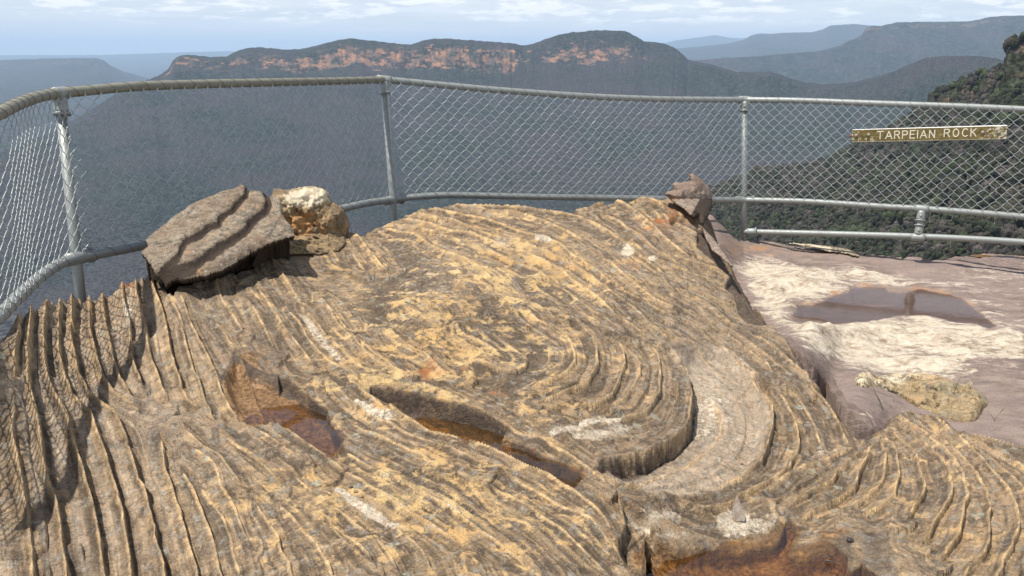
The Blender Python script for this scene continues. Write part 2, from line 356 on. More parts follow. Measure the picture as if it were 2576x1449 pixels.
# crest lines: amp (m) ; curve
RIDGES = """
.040 4:150,900 140,960 125,1120 112,1300 100,1449
.030 7:105,105 95,250 90,400 120,560 150,700 175,850 205,1000 215,1150 235,1300 235,1449 240,1600
.046 4:235,880 230,940 215,1060 205,1200 195,1330 200,1449 | 7:205,10 235,110 265,270 300,500 340,680 395,850 430,1020 450,1200 470,1340 480,1449 490,1600
.046 4:345,840 340,890 320,1030 315,1180 320,1300 340,1440 | 7:360,30 385,90 430,140 480,250 520,400 560,530 600,650 640,790 670,900 700,1050 715,1150 735,1270 755,1449 770,1600
.044 4:440,830 430,870 425,1000 420,1150 430,1260 450,1380 470,1449 | 7:495,20 520,100 590,170 650,220 690,350 740,470 780,590 820,720 860,860 890,1000 910,1130 930,1250 955,1449 970,1600
.044 4:515,800 515,845 520,1000 510,1150 540,1290 565,1400 | 7:600,10 640,80 680,120 750,170 830,240 870,320 910,400 930,480 960,560 985,640 1000,740 1040,800 1060,880 1090,980 1120,1080 1130,1160 1160,1260 1180,1340 1200,1449 1230,1600
.042 4:640,800 640,850 650,960 650,1060 670,1180 700,1300 740,1410 760,1449 | 7:800,60 880,120 1000,200
.042 4:745,780 740,820 745,930 755,1040 790,1160 810,1270 850,1400 870,1449 | 7:910,50 960,130
.028 7:1150,370 1170,470 1180,580 1200,690 1240,770 1270,880 1300,960 1330,1060 1370,1180 1390,1260 1420,1360 1435,1449 1450,1600
.040 4:880,720 880,760 890,870 930,1000 940,1130 950,1260 990,1390 1015,1449 | 7:1040,40
.038 4:985,690 980,730 985,830 1030,960 1050,1060 1070,1200 1100,1300 1140,1420 1150,1449 | 7:1170,50 1240,170
.036 4:1095,620 1090,660 1110,780 1150,900 1190,1010 1210,1140 1240,1250 1270,1360 1300,1449 | 7:1320,70 1360,150 1500,230
.022 4:1220,870 1300,1000 1330,1110 1350,1200 1380,1300 1410,1400 1430,1449 | 7:1450,30 1490,170 1560,290
.026 4:1310,850 1370,1020 1440,1170 1500,1260 1550,1400 1570,1449 | 7:1590,50 1640,170 1700,250 1780,320
.018 7:1640,10 1660,40 1720,160 1790,260 1830,320
.022 4:1550,1030 1640,1140 1720,1270 1790,1380 1820,1449 | 7:1850,100 1900,200 1960,290 2000,320
.016 4:1560,740 1600,860 1680,990 1770,1130
.020 4:1860,770 1930,900 2010,1020 2080,1120 2180,1230 2270,1370 2310,1400
.018 4:2080,950 2160,1060 2260,1200 2380,1330 2480,1400 2536,1440
.026 4:2160,900 2270,1030 2350,1130 2450,1230 2536,1290
.016 4:1800,900 1880,1010 1930,1120 1970,1200 2010,1260
.018 4:2290,380 2370,500 2430,580 2480,650
.016 4:2330,870 2400,960 2480,1060 2536,1130
.016 A:1420,930 1480,1020 1530,1080 1640,1240 1700,1310
.016 A:880,1150 930,1280 1000,1400
.016 A:1180,1180 1290,1300 1400,1440
.026 5:880,190 960,190 1100,215 1250,240 1400,260 1550,300 1700,360 1850,440 1950,510 2050,590 2150,680 2250,770 2350,850 2440,900 2536,940
.024 5:1000,195 1150,205 1300,215 1450,220 1600,235 1750,260 1880,300 1980,340 2100,420 2200,490 2330,600 2480,720
.028 5:700,235 800,225 900,250 1050,280 1200,310 1350,370 1500,420 1620,450 1700,490 1800,560 1900,620 2000,680 2100,760 2200,830 2330,900 2450,960 2536,1000
.030 5:590,265 700,270 830,290 950,320 1100,380 1250,430 1380,450 1500,500 1650,560 1760,610 1880,680 1990,760 2100,850 2220,940 2350,1040 2450,1130 2536,1200
.026 5:520,310 650,310 800,350 930,390 1060,400 1180,450 1320,520 1430,540 1560,590 1680,650 1800,740 1920,830 2040,930 2150,1000 2260,1080 2380,1170
.024 5:450,355 600,350 760,380 900,430 1050,480 1150,540 1300,590 1420,640 1560,700 1660,770 1780,850 1880,930 1990,1000 2100,1070
.022 5:380,385 520,390 640,420 760,480 900,550 1010,590 1150,680 1270,770 1350,840
.020 5:210,400 280,480 340,560 400,620 450,670
.012 5:200,560 240,620 290,680
.022 5:1900,230 2050,180 2150,180 2250,240 2350,330 2450,420 2536,480 | 6:90,540
.022 5:1980,260 2050,280 2130,310 2200,370 2280,430 2400,520 2536,600 | 6:60,640
.020 5:2200,200 2300,165 2420,190 2500,250
.020 5:1440,930 1520,1000 1620,1070 1720,1140 1790,1200 1820,1280 1810,1350 1760,1410 1700,1449 | 8:1560,40 1440,95
.024 5:1800,1020 1880,1090 1940,1160 1970,1250 1975,1340 1940,1430 | 8:1900,25 1780,80 1650,140 1520,180
.028 5:1960,1170 2050,1170 2130,1200 2170,1260 2170,1350 2150,1430 | 8:2130,30 2080,100 2000,150 1880,190 1700,210 1600,250
.020 5:2200,1230 2260,1290 2290,1360 2280,1449 | 8:2250,60 2190,130 2100,190
.026 5:2330,1180 2390,1240 2425,1330 2430,1449 | 8:2430,20 2425,100 2360,190 2280,250 2150,280 2020,320
.020 0:1690,870 1728,925 1742,985 1736,1040 1700,1085 1625,1122 1535,1142
.016 9:270,60 320,120 345,180 350,260 310,350 220,440 100,520 0,570 | 8:2400,620 2250,655 2080,640
.040 9:560,-80 600,10 660,100 710,200 715,300 690,420 660,540 560,640 430,700 280,740 130,745 0,730 | 8:2450,720 2300,740 2180,775 2110,805
.034 9:720,60 820,190 870,300 900,400 900,500 860,590 800,660 740,710 620,770 480,840 400,885 260,920 150,910 40,850 -60,800
.028 9:830,50 900,140 960,230 1010,320 1040,420 1080,500 1110,550
.028 9:960,20 1060,120 1120,200 1180,290 1230,400 1280,510
.018 9:1310,520 1200,550 1080,590 950,620 860,680 750,770 640,830
.030 9:1400,515 1280,580 1200,650 1160,710 1060,760 960,820 880,870 820,940
.036 9:1440,460 1400,560 1350,640 1340,740 1260,810 1170,860 1070,920 960,980 905,1010
.026 9:1480,420 1520,520 1530,620 1520,720 1450,820 1350,890 1280,960
.030 9:1500,380 1590,500 1620,600 1630,700 1610,800 1560,900 1440,960 1300,1000
.034 9:1560,350 1680,480 1750,570 1800,670 1815,780 1790,860 1740,940 1680,1010
.036 9:1590,280 1700,350 1820,470 1920,560 1990,650 2020,750 2015,870 1960,960 1900,1050 1830,1140 1790,1200
.036 9:1640,260 1780,360 1900,460 2000,550 2080,640 2120,740 2130,850 2100,920 2085,1050 2060,1150 1990,1240 1940,1310
.038 9:1700,262 1850,370 1980,470 2100,570 2200,680 2270,800 2300,920 2290,1050 2280,1180 2250,1260 2180,1350 2100,1449 2050,1560
.034 9:1850,270 1960,340 2100,450 2240,570 2350,680 2440,810 2490,930 2510,1050 2490,1130 2450,1220 2410,1330 2360,1430 2300,1560
.030 9:1900,290 2050,400 2200,510 2330,590 2440,670 2536,780 2640,960 2660,1150 2600,1400
.026 9:2060,390 2200,450 2350,520 2536,620 2700,760 2820,1000
.022 9:2080,390 2250,420 2400,460 2536,490 2750,580
.020 6:-100,260 0,320 80,360 170,420 260,500
.022 6:-100,420 0,480 100,560 200,640 290,690
.022 6:-60,530 0,560 100,600 200,620 260,650 330,690
.022 6:0,640 110,690 220,730 330,790 420,860
.026 6:0,770 100,830 220,900 330,980 430,1050 540,1090
.024 6:0,860 100,900 220,970 340,1050 450,1130 560,1200 680,1290 800,1400
.024 6:0,930 130,990 260,1060 380,1130 500,1220 620,1310 740,1420
.024 6:0,1010 120,1060 240,1150 350,1210 450,1290 560,1380 640,1449
.020 6:0,1120 150,1200 260,1280 360,1370 450,1449
.022 6:530,1130 640,1170 760,1250 860,1330 950,1410 | 9:1000,40
.020 8:40,30 130,130 240,210 330,270 470,330 560,390 680,440 800,490 920,520 1000,570 1130,610 1280,660
.020 8:150,0 270,90 380,180 480,240
.024 8:480,210 580,280 680,340 780,400 900,430 1050,465 1180,500 1300,560 1440,620 1600,680 1780,790 1900,880 1980,960 2050,1060 2120,1200
.016 8:150,290 270,370 350,400 470,460 600,530 740,600 820,630
.020 8:100,490 200,560 320,640 420,690 560,760 700,830 860,910 1000,1010 1130,1110 1220,1170 1290,1220 1400,1300 1520,1400
.022 8:0,560 90,640 180,690 260,730 360,800 500,880 600,950 700,1010 820,1090 930,1160 1050,1260
.018 8:1300,680 1450,770 1600,850 1750,930 1900,1010 1990,1100 2060,1200 2130,1300
.016 8:1220,770 1380,870 1500,950 1620,1040 1740,1120 1850,1220 1950,1310 2100,1449
.022 8:0,850 80,920 180,1010 270,1080 350,1140
.020 8:0,1010 100,1090 200,1190 300,1290 380,1400
.018 8:540,1100 620,1180 700,1250 760,1340 830,1430
.020 8:340,1160 440,1260 500,1350 570,1449
.016 8:1040,1300 1110,1390 1170,1449
.022 8:560,95 700,50 850,110 1000,180 1150,240 1300,325 1420,400 1550,430 1680,500 1800,560 1900,620 1960,680 2050,760 2110,810
.020 7:2000,325 2110,400 2230,480 2350,560 2470,650 2536,700
.014 7:1820,330 1950,430 2060,510 2200,610
.018 7:1600,370 1700,480 1830,580 1960,680 2060,780
.020 7:1330,340 1450,470 1560,540 1640,630 1720,730 1800,800
.020 7:1350,450 1430,520 1520,590 1570,670 1600,770 1650,860 1700,950 1740,1050 1790,1150 1840,1230
.024 7:1300,640 1350,730 1400,820 1440,920 1470,1010 1520,1110 1550,1220 1580,1330 1610,1449 1640,1600
.016 7:1440,770 1500,870 1570,960 1630,1050 1660,1150 1690,1270 1730,1400 1760,1500
.020 7:1830,850 1880,940 1950,1040 2010,1150 2040,1260 2090,1350 2120,1449 2160,1600
.018 7:2040,910 2120,1000 2210,1100 2290,1200 2350,1290 2400,1400 2440,1500
.016 7:2090,670 2200,760 2310,850 2420,920 2536,1010
.014 7:1970,540 2080,640 2190,720
.018 7:2330,1000 2420,1090 2500,1180 2536,1230
.016 5:0,900 90,1050 170,1130 260,1230 360,1320 480,1410
.014 5:0,1110 100,1230 200,1330 330,1440
.016 5:960,1060 1050,1150 1180,1230 1300,1310
.012 5:760,900 880,1000
.014 5:570,930 700,1010 780,1060
.016 5:420,1110 520,1180 640,1260 760,1340 900,1430
.014 5:560,1190 680,1260 800,1350 930,1449
.014 5:220,1150 330,1250 450,1340 590,1440
"""
MAIN_TOP = [(-700,1250),(-420,1040),(-200,930),(-80,860),(0,815),(21,799),(52,774),(80,763),(118,749),(149,742),(179,734),(222,735),(257,724),(306,704),(340,694),(377,664),
 (392,655),(440,640),(560,600),(720,560),(820,560),(868,572),(883,577),(908,583),(932,577),(956,567),(984,553),(1022,531),(1061,521),(1095,515),(1123,506),(1151,503),(1200,509),(1269,512),(1338,516),(1408,521),
 (1443,520),(1477,516),(1512,506),(1547,501),(1581,504),(1616,494),(1668,489),(1698,480),(1730,478),(1760,500),(1775,560),(1795,590),(1834,650),(1862,700),(1892,748),(1938,801),
 (1952,817),(1984,850),(2000,880),(2029,926),(2064,967),(2095,1005),(2116,1043),(2147,1074),(2189,1107),(2213,1074),(2234,1066),(2251,1040),(2286,1032),(2338,1033),(2390,1058),(2442,1080),(2494,1095),(2576,1116),(2900,1210),(3300,1330)]
MAIN = MAIN_TOP + [(3300,1700),(-700,1700)]
FLANK = parse('B:780,490 860,520 960,640 1060,780 1110,860 1300,1160 1449,1320 1330,1300 1240,1310 1160,1220 1110,1100 1100,1060 1040,1010 1040,970 1080,930 990,850 900,740 800,620 800,540')
POOL1 = parse('7:1590,-10 1640,160 1730,290 1810,335 1900,325 2010,325 2110,400 2230,480 2340,560 2420,610 | 8:-30,520 40,560 110,500 130,430 60,330 20,230 | 7:2440,240 2350,200 2240,120 2150,30 2080,-30 | 4:1960,1400 1850,1350 1760,1300 1700,1240 1640,1330')
POOL2 = parse('8:320,90 440,170 520,220 640,310 750,380 880,425 1020,470 1070,450 1190,500 1290,535 1420,600 1560,650 1700,725 1790,755 1870,690 1850,640 1700,565 1550,520 1440,450 1290,400 1350,330 1200,260 1050,200 870,145 700,105 560,100 430,60 330,50')
POOL3 = parse('D:515,515 600,520 700,560 760,590 900,600 1130,600 1260,590 1380,570 1480,520 1520,470 1550,390 1620,400 1640,470 1600,560 1570,625 1660,635 1780,610 1900,585 1960,575 2010,640 2015,720 1990,770 2060,750 2120,680 2210,730 2260,800 2330,850 2450,1150 400,1150 540,840 600,810 530,700 500,640')
FLAT = [(1690,890),(1728,925),(1742,985),(1736,1040),(1700,1085),(1625,1122),(1535,1142),(1490,1150),(1540,1195),(1620,1225),(1710,1236),(1800,1222),(1880,1190),(1925,1120),(1945,1040),(1930,970),(1905,915),(1870,880),(1800,850),(1740,850)]
INNER = [(1690,890),(1728,925),(1742,985),(1736,1040),(1700,1085),(1625,1122),(1535,1142),(1560,1165)] + parse('8:2250,655 2400,620 | 9:0,570 100,520 220,440 310,350 350,260 345,180 320,120 270,60')
FLOOR2 = parse('9:150,910 250,960 330,1060 390,1130 480,1140 620,1130 750,1090 790,1000 800,930 640,840 480,850 300,925')
STRIP1 = parse('4:2130,960 2160,1000 2230,1120 2330,1230 2420,1310 2500,1360 2450,1250 2350,1140 2270,1040 2190,960')
STEP = parse('8:2110,805 2150,900 2180,1010 2150,1100 2120,1200 2140,1300 2300,1449 | D:540,840 520,700 510,520 620,560 560,300 330,200')
def build_main():
    st = 2.5
    us = np.concatenate([np.arange(-700, -60, 12.), np.arange(-60, 2636, st), np.arange(2636, 3301, 12.)])
    vs = np.concatenate([np.arange(470, 640, .85), np.arange(640, 800, 1.6), np.arange(800, 1490, st), np.arange(1490, 1701, 8.)])
    Ug, Vg = np.meshgrid(us, vs)
    jag = (fbm(np.stack([Ug.ravel()*.018, Vg.ravel()*.018, 0*Ug.ravel()], -1), 1, 3, 41)*5).reshape(Ug.shape)
    mask = inpoly(MAIN, Ug, Vg+jag*.5)
    u, v = Ug[mask], Vg[mask]; Fc = sheet_faces(mask)
    t = T_ROCK(u, v); B = P(u, v, t); N = len(u)
    # --- crest distances in metres
    d1 = np.full(N, .11); d2 = np.full(N, .11); a1 = np.full(N, .02); tp = np.zeros(N); side = np.zeros(N); sa = u*.002; ka = np.zeros(N)
    for k, line in enumerate([q for q in RIDGES.strip().split('\n')]):
        amp, rest = line.split(' ', 1); amp = float(amp)
        c = spline(parse(rest), 16); tc = T_ROCK(c[:, 0], c[:, 1]); Q = P(c[:, 0], c[:, 1], tc)
        # wobble
        wob = fbm(Q+k*3.1, 22, 3, 3)*.010; Q = Q+np.stack([wob, -wob*.6, 0*wob], -1)
        seg = np.r_[0, np.cumsum(np.linalg.norm(np.diff(Q, axis=0), axis=1))]
        w = np.where((u > c[:, 0].min()-95) & (u < c[:, 0].max()+95) & (v > c[:, 1].min()-80) & (v < c[:, 1].max()+80))[0]
        X, Y = B[w, 0], B[w, 1]; best = np.full(len(w), 9.); bs = np.zeros(len(w)); bsd = np.zeros(len(w))
        for i in range(len(Q)-1):
            x1, y1 = Q[i, :2]; dx, dy = Q[i+1, :2]-Q[i, :2]; L = dx*dx+dy*dy+1e-12
            g = np.clip(((X-x1)*dx+(Y-y1)*dy)/L, 0, 1); ex = X-x1-g*dx; ey = Y-y1-g*dy
            dd = np.hypot(ex, ey); m = dd < best
            best = np.where(m, dd, best); bs = np.where(m, seg[i]+g*math.sqrt(L), bs); bsd = np.where(m, np.sign(ex*.9+ey*.43), bsd)
        e = sst(0, .10, np.minimum(bs, seg[-1]-bs)+.03)
        best = best+ (1-e)*.02
        # crest breaks
        br = .72+.28*sst(-.35, -.05, fbm(np.stack([bs*1., 0*bs+k*7.7, 0*bs], -1), 9, 3, 11))
        m = best < d1[w]
        d2[w] = np.where(m, d1[w], np.minimum(d2[w], best)); a1[w] = np.where(m, amp*br*(.35+.65*e), a1[w]); tp[w] = np.where(m, e*br, tp[w]); side[w] = np.where(m, bsd, side[w]); sa[w] = np.where(m, bs, sa[w]); ka[w] = np.where(m, k+1., ka[w]); d1[w] = np.where(m, best, d1[w])
    gap = np.clip(d1+d2, .02, .2); x = np.clip(2*d1/gap, 0, 1); a1 = a1*1.3*(1+.16*np.clip(t-3, -.5, 2.5))
    nz = fbm(B, 26, 4, 1); nl = fbm(B, 5.5, 4, 2); nm = fbm(B*np.array([1, 1, 1]), 60, 3, 6)
    streak = fbm(np.stack([sa*3.5, d1*side*62, ka*13.1], -1), 1, 4, 19, .6); streak2 = fbm(np.stack([sa*9, d1*side*170, ka*7.3], -1), 1, 3, 23)
    gL = np.exp(-(((u-160)/330)**2+((v-900)/330)**2)); gT = np.exp(-(((u-1500)/500)**2+((v-560)/90)**2)); gB = np.exp(-(((u-1600)/190)**2+((v-1000)/150)**2)); conc = np.clip(gL+.7*gT+.6*gB+.12, 0, 1)
    cw = np.maximum(1, t/3.1); prof = conc*(1-x)**2.4+(1-conc)*(.72*np.exp(-d1/(.0085*cw))+.28*(1-x)**1.6)                                     # 1 on the crest, 0 mid trough
    depth = a1*np.clip(gap/.075, .35, 1.25)
    depth = depth*(.62+.38*conc)*(1-.22*gL)
    z = -(1-prof)*depth
    z -= .75*a1*sst(.0015, .0050, d1)*np.exp(-d1/.014)*(side > 0)*tp
    steep = sst(0, .012, d1)
    cw = np.maximum(1, t/3.1); crest = (1-sst(.002*cw, (.0085+.006*nz)*cw, d1))*tp*np.clip(.75+.9*nz, .25, 1)
    # small secondary flutes running with the bands
    z += (streak*.0045+streak2*.0022)*sst(.006, .016, d1)
    z += nz*.004*(.35+.65*steep)+nl*.022+nm*.0012
    nf = fbm(B, 11, 5, 8); z += np.maximum(nf, 0)**1.3*.013*steep
    # rough dome zone: chipped steps
    dome = np.clip(1-np.hypot((u-1130)/330, (v-800)/200), 0, 1)
    q = fbm(B, 9, 4, 21)*3.2; z += (np.floor(q)+sst(.35, .65, q-np.floor(q)))*.007*sst(0, .5, dome)
    def dep(poly, amt, soft):
        s = sdist(poly, u+nz*5, v+nz*5); return -amt*sst(0, soft, s), s
    z1, s1 = dep(POOL1, .055, np.where((u < 700) & (v < 1015), 34, 9)); z2, s2 = dep(POOL2, .08, 11); z3, s3 = dep(POOL3, .062, 11); z4, s4 = dep(FLAT, .06, np.where((u > 1800) | (v > 1170) | (v < 905), 34, 7)); z6, s6 = dep(INNER, .02, 6); z5, s5 = dep(FLOOR2, .012, 10); z7, s7 = dep(STRIP1, .012, 6)
    sf = sdist(FLANK, u, v); zf = -.05*sst(0, 4, sf)
    sS = sdist(STEP, u, v); zS = -.05*sst(0, 8, sS)
    inp = np.maximum.reduce([sst(0, 12, s1), sst(0, 12, s2), sst(0, 16, s3)])
    fl = np.maximum.reduce([sst(0, 14, s4), sst(0, 14, s5), sst(0, 6, s7), sst(0, 6, sf)])
    z = z*(1-.55*inp)*(1-.7*fl*steep)+z1+z2+z3+z4+z5+z6+z7+zf+zS
    us_ = sdist(parse('A:290,1040 340,1150 470,1290 520,1180 700,1140 1000,1070 1300,950 1500,850 1720,760 1650,620 1300,660 900,880 500,960'), u+nz*4, v+nz*4); z -= .055*sst(0, 14, us_)
    # the shelf inside the big pool
    sh = parse('D:560,830 760,700 900,735 1100,725 1400,690 1560,640 1700,600 2000,560 2300,900 2300,1300 400,1300'); z -= .03*sst(-10, 24, sdist(sh, u, v))*sst(0, 12, s3)*.8
    # shadowed slot beside the big pool and notch at the block's end
    for poly, am in ((parse('D:515,515 560,560 600,640 640,700 600,800 545,835 450,735 522,715'), .10), (parse('D:262,232 322,182 318,262 285,268'), .14),
                     (parse('B:590,170 710,270 700,280 600,225'), .0), (parse('B:800,620 915,735 880,730 800,660'), .10), (parse('B:740,590 830,745 810,750 745,640'), .05), (parse('B:550,415 620,420 650,480 590,480'), .09),
                     (parse('B:510,280 580,330 560,335 515,310'), .08), (parse('B:610,285 705,350 690,355 620,310'), .08), (parse('B:500,330 610,380 590,382 510,350'), .08),
                     (parse('B:900,1140 1040,1230 1140,1300 1120,1300 1000,1230'), .05), (parse('5:1860,450 1960,490 2060,560 2160,630 2140,640 2040,590 1950,530'), .05),
                     (parse('6:120,560 260,680 330,720 300,650 200,560'), .0), (parse('4:1140,690 1290,800 1250,880 1200,820'), .0),
                     (parse('C:330,520 430,520 400,590 340,560'), .05), (parse('7:905,430 930,430 960,560 935,490'), .03), (parse('7:1780,820 1850,790 1830,815 1795,830'), .03)):
        if am: z -= am*sst(0, 4, sdist(poly, u, v, 20))
    # fine cracks
    dark = np.zeros(N)
    for s in ('8:0,765 60,740 130,690 180,640', '8:340,1150 380,1140 420,1110 450,1085', '7:2380,755 2440,740 2490,700', '7:1280,630 1340,640 1420,690', '8:0,1030 150,1110 330,1150 360,1145', '7:1930,540 2030,500 2140,470',
              '8:1210,750 1240,700 1290,650', '8:2200,1230 2180,1150 2210,1110 2280,1030 2330,990', '9:0,900 150,910', '5:560,700 700,670', 'C:650,740 560,640 470,480 330,320 130,100'):
        c = spline(parse(s), 10); w = np.where((u > c[:, 0].min()-15) & (u < c[:, 0].max()+15) & (v > c[:, 1].min()-15) & (v < c[:, 1].max()+15))[0]
        d = np.full(len(w), 99.)
        for i in range(len(c)-1): d = np.minimum(d, segd(u[w], v[w], *c[i], *c[i+1]))
        k = 1-sst(.8, 3.4, d); z[w] -= .012*k; dark[w] = np.maximum(dark[w], k*.7)
    # the left rim drops between the fins
    V = B.copy(); V[:, 2] += z
    # ---- colour weights
    g = lambda cx, cy, rx, ry: np.exp(-(((u-cx)/rx)**2+((v-cy)/ry)**2))
    tan = .22+.80*g(1150,760,330,190)+.7*g(900,1250,420,110)*1.0+.40*g(1300,1300,330,160)+.6*g(1050,960,300,110)+.35*g(1450,650,350,120)+.25*g(2380,1250,250,200)-.55*g(250,1150,260,330)-.25*g(1800,1000,170,200)-.35*g(1750,830,230,110)
    tan += nl*.35+.22*(1-x)*(.6+nz)+streak*.75
    left = g(200,1050,330,420)
    mauve = np.clip(left*1.0*sst(.35, .9, x)+.25*sst(.5, 1, x)*g(2300,1300,350,250)+1.3*sst(0, 18, s4)+.3*g(1800,850,160,80)+.3*x*g(1400,650,400,100), 0, 1)*(.65+.5*nl)
    pale = .35*g(1780,1000,40,70)*sst(0, 8, s4)+.20*sst(0, 14, s4)+.8*sst(-2, 16, s5)*g(1820,1310,140,50)+.62*sst(-4, 10, s7)
    for cx, cy, rx, ry, am in ((905,1230,60,22,.0),(1490,1080,50,12,.9),(1560,1060,40,12,.7),(975,560,60,18,.35),(1100,470,30,20,.5),(785,840,0.1,.1,0),(1660,1275,70,22,.8),(1700,1330,90,16,.45),(1580,615,22,12,1.1),(1640,633,14,8,1.),(1255,592,70,10,.5),(1500,520,60,10,.3),(905,1005,60,12,.4),(1470,780,14,10,.0),(320,770,14,55,.75),(1090,700,120,60,.30),(620,660,60,30,.0),(2080,1120,60,12,.5),(1815,915,15,15,.0)):
        if am: pale = pale+am*g(cx, cy, rx, ry)
    for s in ('8:90,790 200,860 320,930 440,1000 500,1060', '8:230,160 330,230 460,270', '8:1650,390 1800,340 1980,280 2120,280', '8:860,910 1040,1030 1210,1160', '8:415,825 520,890 650,970', '5:1530,430 1640,460'):
        c = spline(parse(s), 12); w = np.where((u > c[:, 0].min()-30) & (u < c[:, 0].max()+30) & (v > c[:, 1].min()-30) & (v < c[:, 1].max()+30))[0]; d = np.full(len(w), 99.)
        for i in range(len(c)-1): d = np.minimum(d, segd(u[w], v[w], *c[i], *c[i+1]))
        r = 9 if s[:4] in ('8:90', '8:23', '8:16') else 2.5; pale[w] = np.maximum(pale[w], .75*(1-sst(r*.4, r*1.9, d)))
    pr = fbm(B, 7, 3, 31); pale = np.clip(pale, 0, 1.2)
    wet = np.maximum.reduce([sst(-8, np.where((u < 700) & (v < 1015), 16, 8), s1), sst(-5, 5, s2), sst(-8, 14, s3)*1.0]); wet = np.maximum(wet, .8*g(620,900,45,30)); wet = np.maximum(wet, .75*g(1620,1360,40,30)); wet = np.maximum(wet, .6*g(2090,1330,60,25))
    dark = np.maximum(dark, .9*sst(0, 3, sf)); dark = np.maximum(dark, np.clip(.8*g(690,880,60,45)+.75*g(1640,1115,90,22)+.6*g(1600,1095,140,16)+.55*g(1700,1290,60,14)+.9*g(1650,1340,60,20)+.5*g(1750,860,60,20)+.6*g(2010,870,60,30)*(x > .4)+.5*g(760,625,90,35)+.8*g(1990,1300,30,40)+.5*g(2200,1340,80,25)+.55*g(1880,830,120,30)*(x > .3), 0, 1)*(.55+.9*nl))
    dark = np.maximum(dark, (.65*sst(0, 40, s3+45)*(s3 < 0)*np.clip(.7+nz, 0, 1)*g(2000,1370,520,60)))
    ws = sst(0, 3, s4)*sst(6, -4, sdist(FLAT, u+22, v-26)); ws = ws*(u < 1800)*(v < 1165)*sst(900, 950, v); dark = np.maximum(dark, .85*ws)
    for poly, sh_, am in ((POOL1, 24, .85), (POOL2, 30, .97), (POOL3, 16, .3)):  # far pool walls painted dark to stand for shade under the lip
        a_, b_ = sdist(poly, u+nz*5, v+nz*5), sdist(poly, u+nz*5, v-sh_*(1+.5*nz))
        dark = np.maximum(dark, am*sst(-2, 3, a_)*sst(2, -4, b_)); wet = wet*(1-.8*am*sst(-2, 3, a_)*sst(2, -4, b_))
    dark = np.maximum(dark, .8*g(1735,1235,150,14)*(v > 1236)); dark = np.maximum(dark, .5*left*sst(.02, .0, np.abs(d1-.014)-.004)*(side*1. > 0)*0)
    rust = np.clip(.34*g(1640,560,150,60)+.26*g(1700,520,60,40)+.5*g(1580,650,60,14)+.5*g(1100,920,120,30)+.9*g(1330,1120,20,8)+.45*g(300,700,60,40)+.35*g(2280,1060,50,20)+.35*g(1930,700,60,80)+.35*g(1250,980,100,25), 0, 1)
    lich = .3+.5*g(1700,900,200,150)+.4*g(400,1250,300,150)+.5*g(1200,620,300,60)
    tan = np.clip(tan*(1-.8*sst(-6, 6, sf)), 0, 1.4)
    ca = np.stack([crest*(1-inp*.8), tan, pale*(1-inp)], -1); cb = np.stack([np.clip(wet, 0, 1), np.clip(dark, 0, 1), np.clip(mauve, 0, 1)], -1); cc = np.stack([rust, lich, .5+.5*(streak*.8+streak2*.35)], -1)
    uv = np.stack([u, v], -1)
    def r1(q): return (np.where(q[:, 1] > 1600, .1, .03), np.full(len(q), .03))
    def r2(q):
        rt = (q[:, 0] > 1760) & (q[:, 1] > 700); return (np.where(rt, .035, .09), np.where(rt, .14, .12))
    def r3(q):
        rt = (q[:, 0] > 1760) & (q[:, 1] > 700); return (np.where(rt, .02, .22), np.where(rt, .40, .45))
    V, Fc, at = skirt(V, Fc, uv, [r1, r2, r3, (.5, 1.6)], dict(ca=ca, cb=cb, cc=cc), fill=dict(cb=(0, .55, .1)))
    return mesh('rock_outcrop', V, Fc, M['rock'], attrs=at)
main = build_main(); tag(main, 'wind-carved sandstone outcrop with swirling raised ridges filling the foreground', 'rock', kind='structure')
def zat(u, v): return float(P(u, v, T_ROCK(np.array([u]), np.array([v]))[0])[2])
def flat_water(name, poly, z, mat, label, sub=None):
    o = []
    for (u, v) in poly:
        r = P(u, v, 1.); k = z/r[2]; o.append(r*k)
    o = np.array(o); o[:, 2] = z
    n = len(o); c = o.mean(0); V = np.vstack([o, c]); Fc = [(i, (i+1) % n, n) for i in range(n)]
    import mathutils
    tri = [t if np.cross(o[t[1]]-o[t[0]], o[t[2]]-o[t[0]])[2] > 0 else t[::-1] for t in mathutils.geometry.tessellate_polygon([[mathutils.Vector(p) for p in o]])]
    ob = mesh(name, o, [tuple(t) for t in tri], mat, smooth=False)
    return tag(ob, label, 'water', kind='structure')
def grow(poly, px):
    p = np.array(poly); c = p.mean(0); n = len(p); out = []
    area = .5*sum(p[i][0]*p[(i+1) % n][1]-p[(i+1) % n][0]*p[i][1] for i in range(n)); s = 1 if area > 0 else -1
    for i in range(n):
        d = p[(i+1) % n]-p[i-1]; d = d/(np.linalg.norm(d)+1e-9); out.append(tuple(p[i]+s*px*np.array([d[1], -d[0]])))
    return out
print('Z pool1', [round(zat(*q), 3) for q in ((600,930),(700,1000),(760,1050),(850,1120))], 'pool2', [round(zat(*q), 3) for q in ((930,990),(1100,1040),(1250,1100),(1450,1190))], 'pool3', [round(zat(*q), 3) for q in ((1700,1340),(1900,1400),(2150,1350),(1900,1500))])
# ================================================================== WATER IN THE POOLS
flat_water('pool_water', grow(POOL1, 6)[:], -1.262, M['w1'], 'shallow brown water lying in the left channel of the rock')
flat_water('pool_water', grow(POOL2, 6), -1.297, M['w2'], 'amber water in the long pool under the overhanging lip')
flat_water('pool_water', grow(POOL3, 10), -1.452, M['w2'], 'amber water in the deep pool at the bottom edge')
